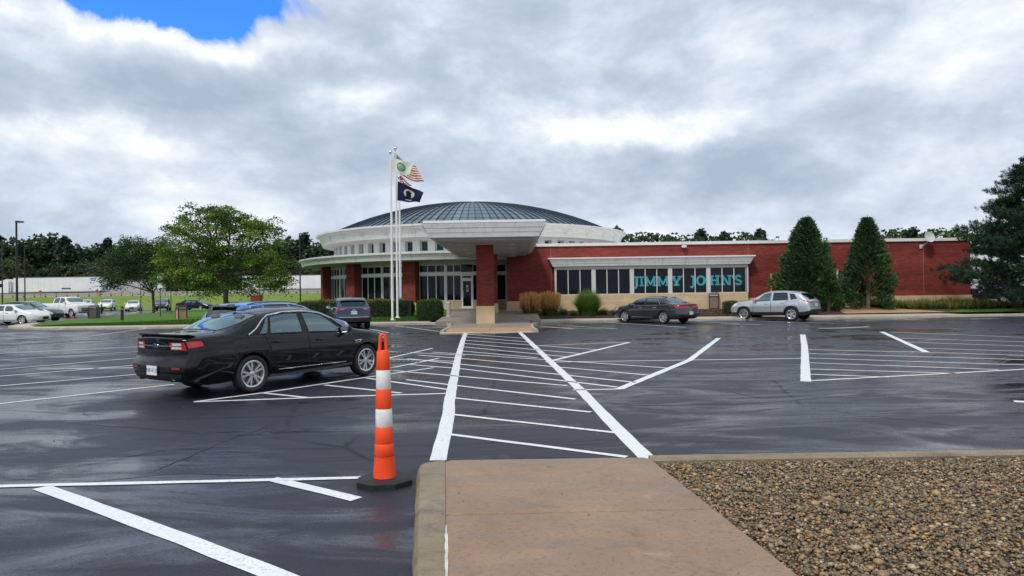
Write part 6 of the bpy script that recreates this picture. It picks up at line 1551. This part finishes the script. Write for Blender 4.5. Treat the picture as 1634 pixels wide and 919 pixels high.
AGG_T = mat('tan_aggregate', (.40, .27, .15), .85, var=.5, vs=45, bump=.6, bs=45); AGG_B = mat('brown_aggregate', (.20, .13, .11), .85, var=.55, vs=45, bump=.6, bs=45); AGG_D = mat('grey_aggregate', (.10, .085, .08), .85, var=.5, vs=45, bump=.6, bs=45)
BRN = mat('bin_brown', (.045, .022, .020), .5); BLKM = mat('bin_black', (.018, .017, .018), .5)
def bin_(label, loc, rz, agg, frame, h=1.08, w=.33):
    t = thing('trash_bin', label, 'trash bin', loc, rz, 'trash bins in aggregate panels')
    for sx in (-1, 1):
        for sy in (-1, 1): MB().box(min(sx*w, sx*(w-.06)), max(sx*w, sx*(w-.06)), min(sy*w, sy*(w-.06)), max(sy*w, sy*(w-.06)), 0, h-.16).build('corner_post', frame, t)
    for sx, sy in ((0, -1), (0, 1), (-1, 0), (1, 0)):
        if sx == 0: MB().box(-w+.065, w-.065, min(sy*(w-.02), sy*(w-.07)), max(sy*(w-.02), sy*(w-.07)), .05, h*.72).build('aggregate_panel', agg, t)
        else: MB().box(min(sx*(w-.02), sx*(w-.07)), max(sx*(w-.02), sx*(w-.07)), -w+.065, w-.065, .05, h*.72).build('aggregate_panel', agg, t)
    q = MB(); q.box(-w-.015, w+.015, -w-.015, w+.015, h*.74, h*.79); q.build('rim', frame, t)
    lid = MB(); lid.hexa([(-w-.02, -w-.02, h-.13), (w+.02, -w-.02, h-.13), (w+.02, w+.02, h-.13), (-w-.02, w+.02, h-.13)], [(-w+.04, -w+.04, h), (w-.04, -w+.04, h), (w-.04, w-.04, h), (-w+.04, w-.04, h)]); lid.build('lid', frame, t)
    MB().box(-w+.07, w-.07, -w+.03, w-.03, h*.79, h-.135).build('liner', mat('bin_liner', (.55, .55, .54), .6), t)
    MB().box(-w+.02, w-.02, -w+.02, w-.02, .02, .05).build('base', frame, t)
c = at(147, 508, .147); bin_('dark grey trash bin at the left tip of the lawn island', (c.x, c.y+.3, .147), R(10), AGG_D, BLKM)
c = at(286, 512.5, .147); bin_('tan pebble-dash trash bin on the lawn island behind the sedans', (c.x, c.y+.3, .147), R(44), AGG_T, BRN, w=.30)
c = at(1142, 500, .147); bin_('brown pebble-dash trash bin between the grey sedan and silver crossover', (c.x, c.y+.35, zb(13, c.y+.3) if c.y > 41.2 else .147), R(-18), AGG_B, BRN, 1.12)
BOLM = mat('bollard_bronze', (.016, .013, .012), .45)
def light_bollard(label, px, py, z, h=1.05):
    c = at(px, py, z); t = thing('light_bollard', label, 'bollard', (c.x, c.y, zb(c.x, c.y)-.01 if c.y > 41.7 else z), 0, 'dark light bollards')
    MB().lathe([(.10, 0), (.10, h-.25), (.0, h-.25)], 18).build('shaft', BOLM, t, 40); MB().lathe([(.075, h-.25), (.075, h-.13), (0, h-.13)], 18).build('lens', mat('bollard_lens', (.45, .44, .40), .3), t, 40)
    for k in range(3):
        a = k*2*math.pi/3+.4; MB().box(-.012+.085*math.cos(a), .012+.085*math.cos(a), -.012+.085*math.sin(a), .012+.085*math.sin(a), h-.25, h-.13).build('lens_guard', BOLM, t)
    MB().lathe([(.10, h-.13), (.10, h-.05), (.06, h-.005), (0, h)], 18).build('cap', BOLM, t, 40)
light_bollard('black light bollard just behind the dark grey trash bin', 162, 501, .135); light_bollard('black light bollard standing on the lawn island by the kerb', 195, 511, .145)
light_bollard('black light bollard in front of the golden grass', 843, 505.5, .147); light_bollard('dark bollard behind the tail of the grey sedan', 1111, 500, .147)
light_bollard('black light bollard left of the conifer with bare stems', 1360, 496, .147); light_bollard('black light bollard in front of the daylilies', 1460, 493, .147)

# ---- flagpoles and flags
POLE = mat('pole_white', (.74, .74, .72), .35, var=.05)
def flagpole(label, px, py, D, ptop):
    z0 = zb(-6, D); b0 = atd(px, py, D); tp = atd(ptop[0], ptop[1], D); h = tp.z-z0
    t = thing('flagpole', label, 'flagpole', (b0.x, D, z0-.02), 0, 'flagpoles by the entrance')
    MB().cyl((0, 0, 0), (0, 0, h-.12), .075, .045, 14).build('shaft', POLE, t, 40); MB().lathe([(.19, 0), (.19, .04), (.11, .07), (.08, .16)], 20).build('base_collar', POLE, t, 40)
    MB().lathe([(0, -.10), (.06, -.085), (.10, 0), (.06, .085), (0, .10)], 16, (0, 0, h-.05)).build('finial', mat('finial_silver', (.5, .5, .52), .25, metal=.8), t, 40)
    MB().cyl((0, 0, h-.2), (0, 0, h-.12), .06, n=12).build('truck', mat('finial_silver', (.5, .5, .52), .25), t, 40)
    MB().tube([(.09, -.03, 1.2), (.075, -.03, h*.5), (.065, -.03, h-.2)], .008, 5).build('halyard', POLE, t)
    return b0.x, z0
fp1 = flagpole('leftmost and nearest white flagpole, flying the white flag', 626.5, 508, 41.5, (623, 241))
fp2 = flagpole('middle white flagpole, tallest, flying the striped flag', 634.5, 504, 43.4, (628.3, 235))
fp3 = flagpole('shortest white flagpole, standing farthest back of the three', 639.5, 499, 45.6, (636, 281))
def flag(name, label, D, corners, fn, nu=56, nv=36, amp=.10, sag=.0, ph=0.0):
    # corners in photograph pixels: hoist top, fly top, fly bottom, hoist bottom
    P4 = [atd(x, y, D) for x, y in corners]
    us, vs = np.linspace(0, 1, nu+1), np.linspace(0, 1, nv+1); V = []
    for u in us:
        for v in vs:
            p = (P4[0].lerp(P4[1], u)).lerp(P4[3].lerp(P4[2], u), v)
            p = p+Vector((.03*math.sin(u*9+v*2+ph)*u, amp*math.sin(u*8.5+v*1.8+ph)*min(1, u*2.2)+amp*.4*math.sin(u*15-v*3)*u, -sag*math.sin(math.pi*u)+.05*math.sin(u*7+ph)*u))
            V.append(tuple(p))
    Fc, col = [], []
    for i in range(nu):
        for j in range(nv):
            a = i*(nv+1)+j; Fc.append((a, a+nv+1, a+nv+2, a+1)); col += [fn((i+.5)/nu, (j+.5)/nv)]*4
    me = bpy.data.meshes.new(name); c0 = Vector(V[0]); me.from_pydata([tuple(Vector(v)-c0) for v in V], [], [f[::-1] for f in Fc])
    at_ = me.color_attributes.new('tint', 'FLOAT_COLOR', 'CORNER'); at_.data.foreach_set('color', np.c_[np.array(col), np.ones(len(col))].astype(np.float32).ravel())
    me.polygons.foreach_set('use_smooth', [True]*len(me.polygons)); me.materials.append(FLAGM)
    t = thing(name, label, 'flag', tuple(c0), 0, 'flags by the entrance'); obj('cloth', me, t)
    gr = MB(); d = P4[3]-P4[0]; gr.tube([(-.02, 0, 0), (-.02+d.x*.5, 0, d.z*.5), (d.x-.02, 0, d.z)], .012, 5); gr.build('heading', POLE, t)
    return t
FLAGM = tint_mat('flag_cloth', .7, .2, .35, .05, 2.0)
WHTc, NVY, REDc = (.74, .74, .72), (.012, .022, .10), (.50, .016, .035)
def usa(u, v):
    if u < .40 and v < .54:
        x, y = (u/.40*11) % 1, (v/.54*9) % 1; k = int(u/.40*11)+int(v/.54*9)
        return WHTc if (k % 2 == 0 and (x-.5)**2+(y-.5)**2 < .16) else NVY
    return REDc if int(v*13) % 2 == 0 else WHTc
def turnpike(u, v):
    r = math.hypot((u-.46)*1.5, v-.5)
    if .235 < r < .30: return (.02, .13, .10)
    if r < .235: return (.16, .38, .30) if int((u+v)*26) % 3 == 0 or abs(v-.62) < .06 else (.42, .58, .50)
    return WHTc
def pow_mia(u, v):
    r = math.hypot((u-.47)*1.35, (v-.46)*1.0)
    if r < .27:
        hd_ = math.hypot((u-.44)*1.5, v-.42) < .14 or (v > .50 and abs(u-.45) < .10)
        return (.02, .02, .03) if hd_ else (.62, .62, .62)
    if .82 < v < .88 and .34 < u < .60: return (.55, .55, .55)
    return (.012, .016, .060)
def ohio(u, v):
    if u < .45*(1-abs(v-.5)*2)+.02:
        r = math.hypot(u*1.6-.20, v-.5)
        if r < .09: return REDc
        if r < .16: return WHTc
        return WHTc if (int(u*26)+int(v*18)) % 5 == 0 else NVY
    k = int(v*5); return REDc if k % 2 == 0 else WHTc
flag('state_flag', 'white flag with round green emblem on the nearest flagpole', 41.45, [(624.5, 251.5), (659.5, 260.5), (655, 280), (625.5, 275)], turnpike, amp=.10, ph=.4)
flag('national_flag', 'red, white and blue striped flag drooping behind the white flag', 43.35, [(629.5, 243), (664, 266), (678, 292), (631, 273)], usa, amp=.14, ph=1.2, sag=.15)
flag('banner_flag', 'black flag with pale round emblem below the striped flag', 43.25, [(634.5, 289), (677, 308), (669.5, 324), (634, 320)], pow_mia, amp=.12, ph=2.0)
flag('burgee_flag', 'small red and blue starred flag partly behind the black flag', 45.6, [(638, 279), (657, 297), (655, 303), (638, 298)], ohio, amp=.10, ph=.2)

# ---- light poles, signs, guard rail, brick pier, standpipe
def light_pole(label, px, ptop, D, z0, arm=1):
    p = atd(px, ptop, D); t = thing('light_pole', label, 'light pole', (p.x, D, z0), 0, 'parking lot light poles'); h = p.z-z0
    MB().lathe([(.25, 0), (.25, .6), (0, .6)], 14).build('footing', KERBFAR, t, 40); MB().cyl((0, 0, .6), (0, 0, h), .10, .075, 10).build('shaft', BOLM, t, 40)
    q = MB(); q.hexa([(-.02, -.16, h-.06), (.62*arm, -.16, h-.06), (.62*arm, .16, h-.06), (-.02, .16, h-.06)], [(.0, -.13, h+.10), (.55*arm, -.13, h+.06), (.55*arm, .13, h+.06), (.0, .13, h+.10)])
    if arm < 0: q.f = [f[::-1] for f in q.f]
    q.build('lamp_head', BOLM, t); MB().box(min(.12*arm, .5*arm), max(.12*arm, .5*arm), -.12, .12, h-.085, h-.06).build('lamp_lens', mat('lamp_glass', (.5, .5, .48), .3), t)
light_pole('dark light pole rising behind the dark grey crossover', 26, 354, 60, 0, 1); light_pole('thin far light pole at the left edge of the picture', 3, 383, 108, .1, 1)
light_pole('thin far light pole between the left pole and the tall trees', 39, 392, 114, .1, 1); light_pole('dark light pole between the large tree and the rotunda', 478, 373, 91, .3, 1); light_pole('light pole whose lamp shows above the wing roof', 1190, 372, 96, .4, 1)
def sign_post(label, px, py, top, D, plate=None):
    b0 = atd(px, py, D); z0 = .13; h = atd(px, top, D).z-z0
    t = thing('sign_post', label, 'sign', (b0.x, D, z0), 0, 'slim posts by the lawn island'); MB().cyl((0, 0, 0), (0, 0, h), .035, n=8).build('post', BOLM, t, 40)
    if plate: 
        w, hh = plate; MB().box(-w/2, w/2, -.05, -.036, h-hh, h).build('sign_plate', mat('sign_white', (.66, .68, .63), .5), t); MB().box(-w/2+.06, w/2-.06, -.053, -.0505, h-hh*.55, h-hh*.40).build('sign_print', mat('sign_green', (.10, .22, .12), .6), t)
    else: MB().cyl((0, 0, h), (0, 0, h+.05), .045, n=8).build('post_cap', POLE, t, 40)
sign_post('white rectangular sign on a slim post in front of the forked tree', 256, 502, 441, 60, (.44, 1.0)); sign_post('slim dark post left of the forked trunk', 225, 498, 452, 69); sign_post('slim dark post behind the tan trash bin', 273, 495, 452, 67); sign_post('slim dark post in front of the large tree trunk', 318, 486, 458, 86)
gx0, gx1 = -134.0, 11.0
gr = thing('guard_rail', 'long steel guard rail along the edge of the highway', 'guard rail', (0, 132.7, 2.13)); RAILM = mat('galvanised_rail', (.36, .33, .29), .6, metal=.3)
for z in (.42, .66): 
    q = MB(); prof = [(0, -.09), (-.05, -.05), (-.01, 0), (-.05, .05), (0, .09)]
    q.add([(x, a, z+b_) for x in (gx0, gx1) for a, b_ in prof], [(j, j+1, 5+j+1, 5+j) for j in range(4)]); q.build('rail', RAILM, gr)
pm_ = MB().box(-.09, .09, .02, .20, -.5, .80).mesh('post', mat('rail_post', (.10, .08, .06), .8)); x = gx0
while x < gx1: obj('post', pm_, gr, (x, 0, 0)); x += 2.1
MB().box(gx0, gx1, 3.5, 3.9, -.05, .85).build('concrete_barrier', mat('barrier', (.42, .38, .32), .8, var=.2, vs=.6), gr)
w_ = MB().box(gx0-40, gx1, -1.1, -.4, -.12, .03).build('kerb_edge', mat('pale_gutter', (.55, .53, .48), .8), gr)
for px, lab in ((66, 'small red sign on the highway guard rail left of the pickup cab'), (156, 'small red and white sign on the highway guard rail right of the pickup')):
    p = atd(px, 466, 132.2); t = thing('road_marker', lab, 'sign', (p.x, 132.0, 2.0)); MB().cyl((0, 0, 0), (0, 0, 1.2), .04, n=6).build('post', BOLM, t); MB().lathe([(0, 0), (.34, 0), (.34, .03), (0, .03)], 8, (0, -.07, 1.2), axis='y').build('sign_plate', mat('sign_red', (.32, .05, .06), .5), t)
c = atd(409.5, 480, 75); t = thing('brick_pier', 'red brick pier standing on the lawn under the large tree', 'pier', (c.x, 75, .13)); MB().box(-.48, .48, -.48, .48, .0, 1.75).build('shaft', BRICK, t); MB().box(-.56, .56, -.56, .56, 1.75, 1.90).build('capstone', LIME, t); MB().box(-.53, .53, -.53, .53, -.1, .25).build('plinth', LIME, t)
c = atd(1231, 470, 47.3); t = thing('standpipe', 'yellow standpipe with side arms left of the broad conifer', 'standpipe', (c.x, 47.3, zb(17, 47.3))); YEL = mat('pipe_yellow', (.50, .34, .16), .5)
MB().cyl((0, 0, 0), (0, 0, 2.25), .055, n=10).build('riser', YEL, t, 40); MB().cyl((0, 0, 1.75), (.34, 0, 1.75), .05, n=10).build('side_arm', YEL, t, 40); MB().cyl((.34, 0, 1.66), (.34, 0, 1.84), .075, n=10).build('valve', YEL, t, 40); MB().lathe([(.08, 2.25), (.09, 2.33), (0, 2.36)], 12).build('cap', YEL, t, 40)
